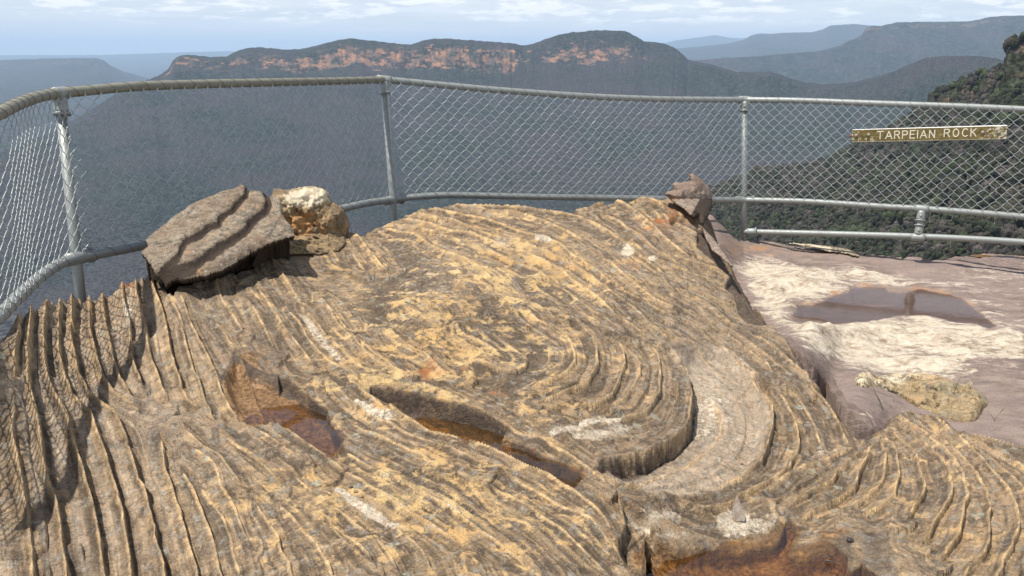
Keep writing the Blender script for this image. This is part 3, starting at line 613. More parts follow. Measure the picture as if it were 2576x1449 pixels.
# ================================================================== THE SMOOTH LEDGE ON THE RIGHT
T_PLAT = TPS([(1700,560,7.6),(1872,600,7.2),(1950,625,7.05),(2100,645,6.9),(2300,650,6.9),(2500,645,7.0),(2700,650,7.0),(1850,700,6.25),(1950,760,5.68),(2100,720,6.06),(2400,720,6.06),(2650,720,6.15),(2200,760,5.68),(2500,760,5.7),(1950,800,5.32),(2200,825,5.15),(2500,825,5.15),
 (2200,930,4.45),(2576,900,4.65),(2100,900,4.5),(2100,1000,3.95),(2230,1050,3.72),(2400,1070,3.75),(2576,1110,3.6),(2900,1200,3.3),(2200,1150,3.35),(2000,870,4.2),(2045,925,3.98),(2105,1005,3.68),(2180,1085,3.42),(2160,940,4.2),(2230,1020,3.8),(1800,650,6.4),(1740,500,7.9)], 2e-4)
PLAT = [(1700,560),(1745,530),(1786,535),(1820,565),(1845,590),(1860,600)] + [(1884,600),(1950,607),(2004,610)] + [(2060,612),(2110,620),(2150,640),(2200,644),(2280,651),(2350,650),(2420,646),(2500,641),(2576,644),(2800,650),(3300,640),(3300,1700),(2500,1700),(2150,1250),(2000,1180),(1850,1000),(1760,830),(1700,640)]
PUD = parse('6:1280,815 1400,805 1530,815 1560,850 1640,858 1720,850 1780,822 1880,845 2000,862 2080,885 2170,960 2250,1020 2340,1100 2280,1112 2200,1082 2100,1075 2000,1065 1900,1040 1820,1028 1650,1030 1500,1050 1400,1055 1150,1040 1060,1010 940,1000 820,990 870,960 900,930 880,908 1000,908 1100,885 1150,860 1270,840')
WHITE1 = parse('6:430,620 560,600 740,610 900,640 960,680 1050,690 1200,680 1400,690 1600,710 1700,760 1500,790 1250,790 1150,860 1000,900 830,905 800,990 680,1000 560,860 480,720')
WHITE2 = parse('6:680,990 850,1000 1100,1040 1400,1058 1650,1035 1820,1035 2000,1070 2200,1085 2290,1115 2420,1110 2540,1200 2540,1260 2440,1340 2200,1330 2180,1449 1960,1440 1500,1410 1300,1380 1000,1240 800,1100')
SAND = parse('6:1700,1080 1800,1130 1650,1220 1500,1290 1300,1300 1200,1330 1600,1370 2100,1340 2300,1280 2100,1240 1900,1220 1800,1170')
SIDE = parse('C:250,60 400,130 600,210 760,300 880,310 700,330 560,400 640,560 720,700 600,640 480,400 330,200')
def build_plat():
    us = np.concatenate([np.arange(1560, 2640, 2.6), np.arange(2640, 3301, 12.)]); vs = np.concatenate([np.arange(460, 1140, 2.2), np.arange(1140, 1701, 14.)])
    Ug, Vg = np.meshgrid(us, vs); jag = (fbm(np.stack([Ug.ravel()*.02, 0*Ug.ravel(), 0*Ug.ravel()], -1), 1, 3, 43)*5).reshape(Ug.shape)
    mask = inpoly(PLAT, Ug, Vg+jag); u, v = Ug[mask], Vg[mask]; Fc = sheet_faces(mask)
    tt = T_PLAT(u, v); im = sst(2, 26, sdist(MAIN, u, v, 60)); tt = np.maximum(tt, tt*(1-im)+im*(T_ROCK(u, v)+.22)); B = P(u, v, tt); nl = fbm(B, 1.3, 3, 51); nm = fbm(B*np.array([1, 2.2, 1]), 4.5, 4, 52); nf = fbm(B, 22, 4, 53)
    s = sdist(PUD, u+nf*5, v+nf*3); w1 = sdist(WHITE1, u+nm*60, v+nm*14, 60); w2 = sdist(WHITE2, u+nm*60, v+nm*16, 60); sd = sdist(SAND, u, v+nm*8, 60)
    wh = np.maximum(sst(-18, 22, w1), sst(-24, 22, w2))
    knobs = np.maximum(fbm(B, 6, 4, 54), 0)**.8
    fl = np.where(s > 0, 1, sst(-26, -3, s))
    z = nl*.035*(1-.8*fl)+nm*.018*(1-.7*fl)+nf*.004+wh*knobs*.055*(1-sst(-14, -2, s))*(1-.8*sst(0, 25, sd))
    z += .05*np.exp(-((u-2030)/90)**2-((v-705)/20)**2)+.05*np.exp(-((u-2190)/200)**2-((v-835)/18)**2)*(s < 0)+.06*np.exp(-((u-2540)/45)**2-((v-848)/22)**2)
    # stepped flakes behind the post
    q = (fbm(B*np.array([.5, 1.6, 1]), 3, 4, 57)*3.); z += (np.floor(q)+sst(.42, .58, q-np.floor(q)))*.012*np.exp(-((v-640)/40)**2)
    cr = sdist(parse('C:100,60 200,145 350,255 440,395 505,450 565,570 620,650 665,695 760,765 885,850 960,930 930,1020 600,900 450,600 130,250'), u+nf*4, v+nf*4, 40)
    z -= .22*sst(-1, 3, cr); st_ = sst(-24, -18, cr)*(cr < 0); z += .012*st_+.01*st_*nf
    # level basin for the puddle
    zt = -1.600; V = B.copy(); zz = B[:, 2]+z
    k = sst(-30, 0, s); V[:, 2] = zz*(1-k)+(np.where(s > 0, zt-.03*sst(0, 22, s)-.005, zt+np.clip(-s, 0, 30)*.0009)+nf*.004)*k
    V[:, 2] += -.9*sst(1760, 1600, u)*sst(560, 700, v)*0
    pale = np.maximum(wh*1.0, .0)*(1-.45*sst(0, 30, sd)); pale = np.maximum(pale, .5*np.exp(-((u-2280)/130)**2-((v-707)/12)**2)); pale = np.maximum(pale, .42*np.exp(-((u-2440)/170)**2-((v-760)/50)**2)*(nm > .0)); pale = np.maximum(pale, .3*np.exp(-((u-2480)/120)**2-((v-690)/18)**2))
    pale = pale*(1-sst(-3, 3, s))
    rust = sst(-16, -3, s)*(v < 770)*.5*np.where((u > 1960), 1, .4)+.2*sst(-9, -2, s)*(v >= 770)+.45*np.exp(-((u-1885)/110)**2-((v-618)/22)**2)+.25*np.exp(-((u-2000)/200)**2-((v-640)/25)**2)
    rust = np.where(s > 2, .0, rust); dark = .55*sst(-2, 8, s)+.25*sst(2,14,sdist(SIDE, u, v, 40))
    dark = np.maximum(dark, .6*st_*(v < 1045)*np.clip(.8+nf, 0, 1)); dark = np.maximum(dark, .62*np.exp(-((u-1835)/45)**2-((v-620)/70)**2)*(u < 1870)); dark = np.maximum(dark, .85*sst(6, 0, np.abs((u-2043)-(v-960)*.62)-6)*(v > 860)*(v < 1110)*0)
    uv = np.stack([u, v], -1)
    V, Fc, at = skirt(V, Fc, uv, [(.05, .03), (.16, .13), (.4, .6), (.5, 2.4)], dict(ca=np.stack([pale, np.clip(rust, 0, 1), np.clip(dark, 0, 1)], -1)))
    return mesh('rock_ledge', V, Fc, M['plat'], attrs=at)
plat = build_plat(); tag(plat, 'smooth brown sandstone ledge with bleached white patches', 'rock', kind='structure')
flat_water('puddle_water', grow(PUD, 10), -1.604, M['w3'], 'still puddle reflecting grey sky on the smooth ledge')
# ================================================================== LOOSE AND RAISED ROCKS
def slab_thing():
    OUT = parse('A:140,830 215,790 190,715 330,590 480,470 600,395 740,330 820,285 920,240 1040,225 1120,190 1190,190 1270,205 1380,190 1460,185 1505,215 1520,350 1600,470 1625,530 1540,560 1450,600 1300,660 1180,720 1060,800 960,860 860,900 700,930 600,945 480,960 380,1000 280,1030 250,960 190,890')
    L1 = parse('A:1180,200 1160,290 1080,360 1030,430 910,510 900,560 800,590 700,680 600,720 540,780 520,850 300,1040 0,1100 0,1300 1900,1300 1900,150 1200,100')
    L2 = parse('A:1340,230 1375,300 1350,370 1230,470 1150,570 1050,650 900,740 780,820 640,890 500,930 300,1060 0,1300 1900,1300 1900,100 1400,150')
    L3 = parse('A:1500,330 1490,400 1440,490 1380,570 1290,640 1180,700 1000,800 820,870 600,950 0,1300 1900,1300 1900,250')
    T = TPS([(225,0,0.1)]*0+[(355,650,3.84),(380,690,3.78),(470,645,3.78),(560,635,3.82),(700,590,3.96),(760,550,4.08),(725,480,4.35),(610,465,4.35),(480,520,4.2),(390,600,4.03),(600,560,4.09),(500,600,3.97)], 1e-4)
    st = 2.; Ug, Vg = np.meshgrid(np.arange(340, 780, st), np.arange(450, 705, st)); nj = (fbm(np.stack([Ug.ravel(), Vg.ravel(), 0*Ug.ravel()], -1), .06, 3, 61)*4).reshape(Ug.shape)
    m = inpoly(OUT, Ug+nj*.5, Vg+nj*.5); u, v = Ug[m], Vg[m]; Fc = sheet_faces(m); B = P(u, v, T(u, v))
    nf = fbm(B, 30, 4, 62); nn = fbm(B*np.array([1, 1.3, 3]), 9, 4, 63)
    d = lambda L: sdist([tuple(q) for q in spline(L[:12], 8)]+L[12:], u+nf*2, v+nf*2, 60)
    a, b, c = d(L1), d(L2), d(L3)
    g = lambda x, w: np.exp(-np.maximum(x, 0)/w)*(x > 0)
    z = -.022*sst(-5, 9, a)-.028*sst(-6, 10, b)-.010*sst(0, 4, c)+nf*.004+nn*.010
    z += -.022*np.exp(-(a/5)**2)-.026*np.exp(-(b/6)**2)
    e = sdist(OUT, u, v, 30); z += -.02*(1-sst(0, 9, e))
    q = fbm(B*np.array([1, 1, 1]), 14, 4, 66)*4; z += (np.floor(q)+sst(.4, .6, q-np.floor(q)))*.0025
    V = B.copy(); V[:, 2] += z
    pa = .25+0*u; ru = .28*sst(0, 6, a)*(1-.4*sst(0, 6, b))+.12*sst(0, 6, b); dk = np.maximum(1.1*np.exp(-((a-1)/6)**2), 1.2*np.exp(-((b-2)/8)**2)); dk = np.maximum(dk, .8*sst(8, 0, e)*(v > 560)*(u > 420)*.6)  # dk paints the crevice and lip shadows into the slab colour
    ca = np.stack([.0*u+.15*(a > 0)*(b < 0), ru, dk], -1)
    r = lambda o, dn: (lambda q: (np.where(q[:, 1] > 650-(q[:, 0]-350)*.45, o, -abs(o)*.6), np.where((q[:, 1] > 650-(q[:, 0]-350)*.45), dn, dn*.7)))
    V, Fc, at = skirt(V, Fc, np.stack([u, v], -1), [r(.003, .008), r(-.006, .024), r(-.09, .032), r(-.15, .06), r(-.20, .16)], dict(ca=ca), fill=dict(ca=(0, .15, .75)))  # underside rings filled dark, their shade put into the colour
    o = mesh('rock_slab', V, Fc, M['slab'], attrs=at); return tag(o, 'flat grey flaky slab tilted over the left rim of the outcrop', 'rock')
slab_thing()
def blob(name, out, t0, thick, mat, seed, st=2.2, amp=.02, attrf=None, tilt=(0, 0), power=.55, tfun=None, rough=.35):
    """closed rock whose outline follows 'out' and which bulges both ways from its middle surface"""
    p = np.array(out); Ug, Vg = np.meshgrid(np.arange(p[:, 0].min()-3, p[:, 0].max()+4, st), np.arange(p[:, 1].min()-3, p[:, 1].max()+4, st))
    nj = (fbm(np.stack([Ug.ravel(), Vg.ravel(), 0*Ug.ravel()], -1), .07, 3, seed)*3).reshape(Ug.shape)
    m = inpoly(out, Ug+nj, Vg+nj*.6); u, v = Ug[m], Vg[m]; Fc = sheet_faces(m); s = np.maximum(sdist(out, u, v, 500), 0)
    smax = s.max(); f = (1-(1-np.clip(s/smax/.9, 0, 1))**2)**power
    tm = (tfun(u, v) if tfun else t0+tilt[0]*(u-p[:, 0].mean())+tilt[1]*(v-p[:, 1].mean()))
    B = P(u, v, tm); n1 = fbm(B, 9/max(.3, thick*3), 4, seed+1); n2 = fbm(B, 40, 4, seed+2); q = fbm(B, 7, 3, seed+5)*3
    dn = thick*f*(1+rough*n1)+amp*n2*f+(np.floor(q)+sst(.35, .65, q-np.floor(q)))*amp*.6*f
    front = P(u, v, tm-dn); back = P(u, v, tm+thick*f*.9+.001)
    e = boundary(Fc); be = np.unique(e); mp = np.arange(len(u))+len(u); mp[be] = be   # share the rim
    Fb = mp[Fc][:, ::-1]; V = np.vstack([front, back]); V[be] = (front[be]+back[be])/2
    ca = attrf(u, v, s, n1, n2) if attrf else np.zeros((len(u), 3)); ca = np.vstack([ca, ca])
    o = mesh(name, V, np.vstack([Fc, Fb]), mat, attrs=dict(ca=ca)); return o
BO = parse('A:1430,240 1560,262 1640,240 1740,228 1850,225 1920,245 1975,290 2000,370 2060,400 2120,450 2160,540 2175,610 2150,700 2130,800 2080,870 1900,900 1650,890 1480,900 1380,760 1380,400')
def bo_attr(u, v, s, n1, n2):
    g = lambda cx, cy, rx, ry: np.exp(-(((u-cx)/rx)**2+((v-cy)/ry)**2))
    return np.stack([.85*g(785, 492, 55, 24)+.45*g(745, 505, 60, 28), .25+.5*g(760, 560, 50, 30), .4*sst(535, 570, v+n1*25)], -1)
tag(blob('boulder', BO, 4.5, .15, M['boulder'], 71, attrf=bo_attr, tfun=lambda u, v: T_ROCK(u, np.maximum(v, 588))+.06), 'rounded ochre boulder with a cream top beside the tilted slab', 'boulder')
KN = parse('B:735,95 775,88 850,140 905,200 938,260 935,310 915,400 890,470 865,525 850,520 825,500 815,450 780,470 740,440 700,400 640,360 600,330 560,290 520,265 545,235 600,228 592,172 640,160 700,155 745,150')
def kn_attr(u, v, s, n1, n2):
    g = lambda cx, cy, rx, ry: np.exp(-(((u-cx)/rx)**2+((v-cy)/ry)**2))
    return np.stack([.1+0*u, .4*g(1715, 540, 22, 16)+.4*g(1690, 500, 22, 8)+.05, .85*sst(0, 10, (u-1700)-(560-v)*.55-22)*(v > 500)], -1)
tag(blob('rock_horn', KN, 5.75, .11, M['knob'], 75, st=1.8, attrf=kn_attr, tfun=lambda u, v: T_ROCK(u, np.maximum(v, 500))-.05, amp=.005, rough=.18, power=.7), 'brown hooked rock horn standing at the top of the right rim', 'rock')
FIN = parse('B:806,520 830,512 880,560 940,620 1000,700 1060,780 1110,860 1080,870 1000,790 930,740 870,640 845,560')
tag(blob('rock_fin', FIN, 5.15, .035, M['knob'], 79, st=1.8, attrf=lambda u, v, s, a, b: np.stack([.0*u, .1+0*u, .15+0*u], -1), tfun=lambda u, v: 5.42-.0052*(v-560), amp=.006), 'thin grey rock fin curling along the right rim below the horn', 'rock')
LU = parse('C:770,320 830,305 1000,320 1130,310 1250,315 1400,308 1560,325 1700,385 1800,420 1890,430 1920,465 1880,480 1990,540 2050,590 2040,640 2000,700 1960,770 1890,800 1800,790 1640,765 1500,720 1400,690 1330,640 1240,580 1090,530 960,470 850,420 780,380')
def hump():
    p = [(x, y+(16 if y < 960 else 0)) for x, y in LU]; q = np.array(p); st = 2.2; Ug, Vg = np.meshgrid(np.arange(q[:, 0].min()-3, q[:, 0].max()+4, st), np.arange(q[:, 1].min()-3, q[:, 1].max()+4, st))
    nj = (fbm(np.stack([Ug.ravel(), Vg.ravel(), 0*Ug.ravel()], -1), .07, 3, 83)*4).reshape(Ug.shape); m = inpoly(p, Ug+nj, Vg+nj*.6); u, v = Ug[m], Vg[m]; Fc = sheet_faces(m); s = np.maximum(sdist(p, u, v, 500), 0)
    B = P(u, v, T_PLAT(u, v)); n1 = fbm(B, 7, 4, 84); n2 = fbm(B, 28, 4, 85); f = (1-(1-np.clip(s/34, 0, 1))**2)**.8
    V = B.copy(); rd = np.abs(n1); V[:, 2] += f*(.045+.04*n1+.015*n2)-.035*f*sst(.10, .0, rd)+.002
    ca = np.stack([.3*np.exp(-((v-960)/26)**2)+.15+.2*n2, .25+.3*n1, .75*sst(.10, .02, rd)*.6+.25*(n2 > .25)], -1)
    V, Fc, at = skirt(V, Fc, np.stack([u, v], -1), [(.004, .02), (.01, .08)], dict(ca=ca)); o = mesh('low_boulder', V, Fc, M['lump'], attrs=at)
    return tag(o, 'low ochre hump of lichened rock rising from the smooth ledge', 'rock')
hump()
FL = parse('6:780,488 900,492 1020,500 1120,515 1200,520 1260,530 1310,555 1355,588 1320,590 1200,565 1120,560 1000,525 880,505')
tag(blob('rock_flake', FL, 7.0, .03, M['lump'], 87, st=1.6, attrf=lambda u, v, s, n1, n2: np.stack([.5+0*u, .1+0*u, .5*(u > 2090)], -1), tfun=lambda u, v: T_PLAT(u, v)-.06, amp=.006), 'pale thin rock flake lifting off the ledge edge near the right fence post', 'rock')
FL2 = parse('6:2130,588 2200,572 2300,570 2450,580 2620,585 2620,612 2450,606 2300,600 2200,598')
tag(blob('rock_flake', FL2, 7.0, .03, M['lump'], 89, st=1.6, attrf=lambda u, v, s, n1, n2: np.stack([.2+0*u, .7+0*u, .3+0*u], -1), tfun=lambda u, v: T_PLAT(u, v)-.05, amp=.006), 'orange layered flake on the ledge edge at the right end of the photo', 'rock')
# standing stone shard, pebbles, twigs, grass
def onrock(u, v, dz=0.):
    """point on the finished rock (vertex grid lookup)"""
    V = _MV; q = np.hypot(_MU-u, _MW-v); i = np.argmin(q+0*V[:, 0]); p = V[i].copy(); p[2] += dz; return p
me = main.data; _c = np.empty(len(me.vertices)*3, np.float32); me.vertices.foreach_get('co', _c); _MV = _c.reshape(-1, 3).astype(float); _MU, _MW, _MT = proj(_MV)
def shard():
    p = onrock(1853, 1298); k = _tpx(p); w = 28*k; h = 62*k
    bm = MB(); prof = [(-.5, 0, .30), (.52, 0, .30), (.60, .12, .27), (.38, .42, .22), (.10, .78, .12), (-.10, 1.0, .03), (-.30, .80, .10), (-.46, .45, .18)]
    n = len(prof); V = []
    for sgn in (-1, 1):
        for x, y, th in prof: V.append((p[0]+x*w, p[1]+(-.5+y*.55)*w*1.0+sgn*th*w*.5, p[2]-.004+y*h))
    Fc = [tuple(range(n)), tuple(range(2*n-1, n-1, -1))]+[(i, n+i, n+(i+1) % n, (i+1) % n) for i in range(n)]
    o = mesh('stone_shard', V, Fc, M['shard'], smooth=False); b = o.modifiers.new('b', 'BEVEL'); b.width = .0015; b.segments = 2
    tag(o, 'pale pointed stone shard standing upright by the bottom pool', 'stone')
def _tpx(p): return proj(p)[2]/F
shard()
def pebble(u, v, px, mat, label, group=None, sq=.6):
    p = onrock(u, v); r = px*_tpx(p)/2; import bmesh
    bm = bmesh.new(); bmesh.ops.create_icosphere(bm, subdivisions=3, radius=1)
    V = np.array([x.co[:] for x in bm.verts]); Fc = [tuple(q.index for q in f.verts) for f in bm.faces]; bm.free()
    V = V*(1+.22*fbm(V+u, 1.3, 3, 5))[:, None]*np.array([1.15, .9, sq])*r; V[:, 2] += sq*r*.7
    o = mesh('pebble', V, Fc, mat); o.location = p; tag(o, label, 'pebble', group)
    return o
pebble(2139, 1361, 17, M['pebd'], 'shiny black pebble at the wet edge of the bottom pool')
pebble(884, 1228, 9, M['pebd'], 'small dark pebble in the pale groove, left of the two brown ones')
pebble(896, 1238, 11, M['pebr'], 'larger of two brown pebbles in the pale groove')
pebble(910, 1252, 8, M['pebr'], 'smallest brown pebble at the right of the pale groove')
pebble(173, 1080, 10, M['pebr'], 'reddish pebble in a trough between the tall ribs')
pebble(1863, 1168, 9, M['pebr'], 'light brown pebble on the pink floor of the swirl')
def twig(pts, z, r, label):
    q = np.array([P(u, v, 1.)*(z/P(u, v, 1.)[2]) for u, v in spline(pts, 6)]); n = len(q); q[:, 2] += .004*np.sin(np.linspace(0, 5, n))
    o = mesh('twig', *tube(q, np.linspace(r, r*.45, n), 7), M['twig']); tag(o, label, 'twig')
twig(parse('8:440,178 520,176 600,186 680,202 760,222 862,240'), -1.291, .0042, 'long dark twig floating in the middle amber pool')
twig(parse('8:320,98 360,108 420,120 482,134'), -1.284, .0038, 'short dark twig at the head of the middle pool')
twig(parse('D:1840,725 1900,738 1950,748'), -1.448, .003, 'short straight twig in the bottom pool')
twig(parse('D:1845,700 1870,695 1890,680 1900,690'), -1.448, .002, 'tiny crooked twig in the bottom pool')
def grass(u, v, tips, label):
    t = T_PLAT(np.array([u]), np.array([v]))[0]; p = P(u, v, t); mb = MB()
    root = empty('grass_tuft', p)
    for (a, b) in tips:
        q = P(a, b, t); d = q-p; s = np.linspace(0, 1, 8)[:, None]; pth = s*d+np.array([0, 0, 1])*(s*(1-s))*.03
        o = mesh('blade', *tube(pth, np.linspace(.0016, .0005, 8), 5), M['grass'], root)
    tag(root, label, 'grass')
grass(2222, 1030, [(2158,905),(2185,970),(2200,985)], 'wispy grass growing from the crack left of the ridged fan')
grass(2392, 1010, [(2433,910),(2404,985),(2415,950)], 'single green grass stem in front of the low ochre hump')
grass(2502, 1058, [(2540,1010),(2530,1025),(2480,1035)], 'thin dry grass on the brown ledge at the right edge')
# ================================================================== FENCE
def rail_path(pts, step=9): return spline(pts, step)
def along(pts, inv):
    """photo points + distance knots (u, t) interpolated in 1/t"""
    c = spline(pts, 7); iu = np.array([k[0] for k in inv]); it = 1/np.array([k[1] for k in inv]); return P(c[:, 0], c[:, 1], 1/np.interp(c[:, 0], iu, it))
R = .024
TK = [(-520,2.0),(-350,2.25),(-150,2.7),(0,3.08),(70,3.52),(150,3.93),(966,6.05),(1873,7.2),(2576,6.4),(3300,5.7)]
LK = [(-520,1.95),(-350,2.2),(-150,2.6),(0,2.95),(69,3.40),(139,3.76),(198,3.95),(989,6.05),(1872,7.2),(2576,6.4),(3300,5.7)]
TOPL = [(-520,640),(-350,500),(-150,365),(0,284),(35,266),(69,252),(104,242),(150,234),(208,229),(347,217),(521,211),(694,207),(880,203),(966,200)]
TOPR = [(966,200),(1061,209),(1165,219),(1269,228),(1408,238),(1512,244),(1616,248),(1698,250),(1873,251),(2008,253),(2147,258),(2286,263),(2425,268),(2576,275),(2900,292),(3300,318)]
LOW = [(-520,1500),(-350,1200),(-150,930),(0,794),(35,757),(69,725),(104,694),(150,664),(198,648),(250,638),(320,625),(440,601),(600,570),(740,546),(863,524),(922,511),(981,503),(1026,497),(1113,491),(1200,492),(1338,495),(1477,497),(1620,499),(1797,502),(1872,503),(2008,506),(2112,512),(2216,519),(2320,525),(2459,535),(2576,545),(2900,572),(3300,610)]
BOT = [(1872,583),(2043,587),(2286,594),(2425,600),(2576,609),(2900,630),(3300,660)]
fence = empty('lookout_fence', P(992, 560, 6.05))
fo = np.array(fence.location)
def fpart(name, mb, mat, parent=None, smooth=True):
    for i in range(len(mb.V)): mb.V[i] = mb.V[i]-fo
    o = mb.build(name, mat, parent or fence, smooth); return o
pTL, pTR, pL, pB = along(TOPL, TK), along(TOPR, TK), along(LOW, LK), along(BOT, LK)
o = fpart('top_rail', MB().tube(pTL, R, 14), M['zincd']); o['label'] = 'dull brown-grey left top rail'
o = fpart('top_rail', MB().tube(pTR, R, 14), M['zinc']); o['label'] = 'bright grey right top rail'
fpart('lower_rail', MB().tube(pL, R, 14), M['zinc']); fpart('bottom_rail', MB().tube(pB, R, 14), M['zinc'])
def post(top, bot, t0, t1, ext=.35, r=R):
    a, b = P(*top, t0), P(*bot, t1); d = (b-a)/np.linalg.norm(b-a); b2 = b+d*ext
    return fpart('post', MB().tube([a, a*.5+b2*.5, b2], r, 14), M['zinc']), a, b, d
p1 = post((150,240), (203,750), 3.94, 3.95, .25); p2 = post((966,204), (992,555), 6.05, 6.05, .4); p3 = post((1873,256), (1872,596), 7.2, 7.2, .02, .0235)
def collar(c, d, r=.031, h=.05, lip=True):
    d = np.array(d)/np.linalg.norm(d); mb = MB().tube([c-d*h/2, c-d*h*.25, c+d*h*.25, c+d*h/2], r, 16)
    if lip: mb.tube([c+d*h/2-d*.004, c+d*h/2+d*.006], r*1.28, 16)
    return mb
def fit(c, drail, dpost, sides=1):
    mb = collar(c, drail, .0315, .10, False); e = c+np.array(dpost)*.055; mb2 = collar(e, dpost, .031, .075, True)
    for V, n in zip(mb2.V, range(9)): pass
    mb.V += mb2.V and []; off = mb.n
    mb.F += [tuple(i+off for i in f) for f in mb2.F]; mb.V += mb2.V; mb.n += mb2.n
    o = fpart('clamp', mb, M['zinc']); b = MB(); toc = -c/np.linalg.norm(c); q = e+toc*.028; b.tube([q, q+toc*.008, q+toc*.012], [.011, .010, .004], 8); w = fpart('bolt', b, M['bolt'], o)
    return o
dn = np.array([0, 0, -1.])
def rdir(path, c):
    i = np.argmin(np.linalg.norm(path-c, axis=1)); i = min(max(i, 1), len(path)-2); d = path[i+1]-path[i-1]; return d/np.linalg.norm(d)
for top, path, pp in ((P(150,236,3.93), pTL, p1), (P(966,201,6.05), pTR, p2), (P(1873,251,7.2), pTR, p3)): fit(top, rdir(path, top), pp[3])
for c, pp in ((P(198,648,3.95), p1), (P(989,503,6.05), p2), (P(1872,503,7.2), p3)):
    o = fpart('clamp', collar(c, rdir(pL, c), .031, .15, True), M['zinc'])
    toc = -c/np.linalg.norm(c)
    for s in (-1, 1): mb = MB(); q = c+rdir(pL, c)*s*.05+toc*.028; mb.tube([q, q+toc*.008, q+toc*.011], [.010, .009, .004], 8); fpart('bolt', mb, M['bolt'], o)
tS = 1/np.interp(2319, [1872, 2576], [1/7.2, 1/6.4]); sa, sb = P(2319, 525, tS), P(2309, 597, tS)
st_ = fpart('strut', MB().tube([sa, sb], .0235, 14), M['zinc']); ds = (sb-sa)/np.linalg.norm(sb-sa)
fit(sa, rdir(pL, sa), ds); fit(sb, rdir(pB, sb), -ds)
c = P(1890, 583, 7.16); mb = collar(c, rdir(pB, c), .031, .07, True); fpart('clamp', mb, M['zinc'])
# chain link: zig-zag wires hooked into each other
def resamp(path, n):
    s = np.r_[0, np.cumsum(np.linalg.norm(np.diff(path, axis=0), axis=1))]; q = np.linspace(0, s[-1], n); return np.stack([np.interp(q, s, path[:, i]) for i in range(3)], -1), s[-1]
def cut(path, u0, u1):
    u = proj(path)[0]; m = (u >= u0-1) & (u <= u1+1); return path[m]
def panel(tp, lw, W_=.0405, HN=19, seed=0, sag=.01):
    ta, L = resamp(tp, 400); la, L2 = resamp(lw, 400); n = int(round((L+L2)/2/W_)); mb = MB()
    def S(a, b, off=0.):    # a along 0..n, b 0 (low)..1 (top)
        x = np.clip(a/n, 0, 1)*399; i = min(int(x), 398); f = x-i
        T_, L_ = ta[i]*(1-f)+ta[i+1]*f, la[i]*(1-f)+la[i+1]*f; q = L_+(T_-L_)*(.03+.94*b); tang = ta[i+1]-ta[i]; tang /= np.linalg.norm(tang)
        nr = np.cross(tang, T_-L_); nr /= np.linalg.norm(nr); nr = nr if np.dot(nr, -q) > 0 else -nr
        w = math.sin(a*.37+seed)*.004*math.sin(b*3.1)+math.sin(a*.13+b*2.3+seed)*.006
        return q+nr*(.026+off)+tang*(w+.004*math.sin(b*9+a*.7))-np.array([0, 0, 1])*sag*math.sin(b*math.pi)*math.sin(a*.21+seed)**2
    for j in range(n):
        pth = []
        for k in range(HN+1):
            b = k/HN; right = (k+j) % 2; s = 1 if right else -1
            ac = j+.5; a = ac+s*.5
            # straight run then a tight hook
            a0 = a-s*.10; 
            pth += [S(a0, b-.010, -.003*s), S(a+s*.05, b, 0), S(a0, b+.010, .003*s)]
        mb.tube(pth, .0019, 4, cap=False)
    return fpart('wire_mesh', mb, M['wire'])
panel(cut(pTL, -520, 150), cut(pL, -520, 198), seed=1); panel(cut(pTL, 150, 966), cut(pL, 198, 989), seed=2)
panel(cut(pTR, 966, 1873), cut(pL, 989, 1872), seed=3, sag=.02); panel(cut(pTR, 1873, 3300), cut(pL, 1872, 3300), seed=4)
# lacing wire wound round the rails
def lacing(path, pitch, mat='tie'):
    s = np.r_[0, np.cumsum(np.linalg.norm(np.diff(path, axis=0), axis=1))]; n = int(s[-1]/pitch*14); q = np.linspace(0, s[-1], n); c = np.stack([np.interp(q, s, path[:, i]) for i in range(3)], -1)
    T = np.gradient(c, axis=0); T /= np.linalg.norm(T, axis=1)[:, None]; up = np.array([0, 0, 1.]); N = np.cross(T, up); N /= np.linalg.norm(N, axis=1)[:, None]; B = np.cross(N, T)
    ph = q/pitch*2*math.pi; sk = .55*(1-np.cos(ph))*0
    # mostly straight across the rail: advance on the far side only
    h = c+(R+.0006)*(np.cos(ph)[:, None]*B+np.sin(ph)[:, None]*N)
    return fpart('lacing_wire', MB().tube(h, .0013, 4, cap=False), M[mat])
lacing(cut(pTL, -520, 955), .10); lacing(cut(pTR, 985, 3300), .10); lacing(pL, .10)
tag(fence, 'galvanised pipe fence filled with chain-link mesh along the cliff edge', 'fence')
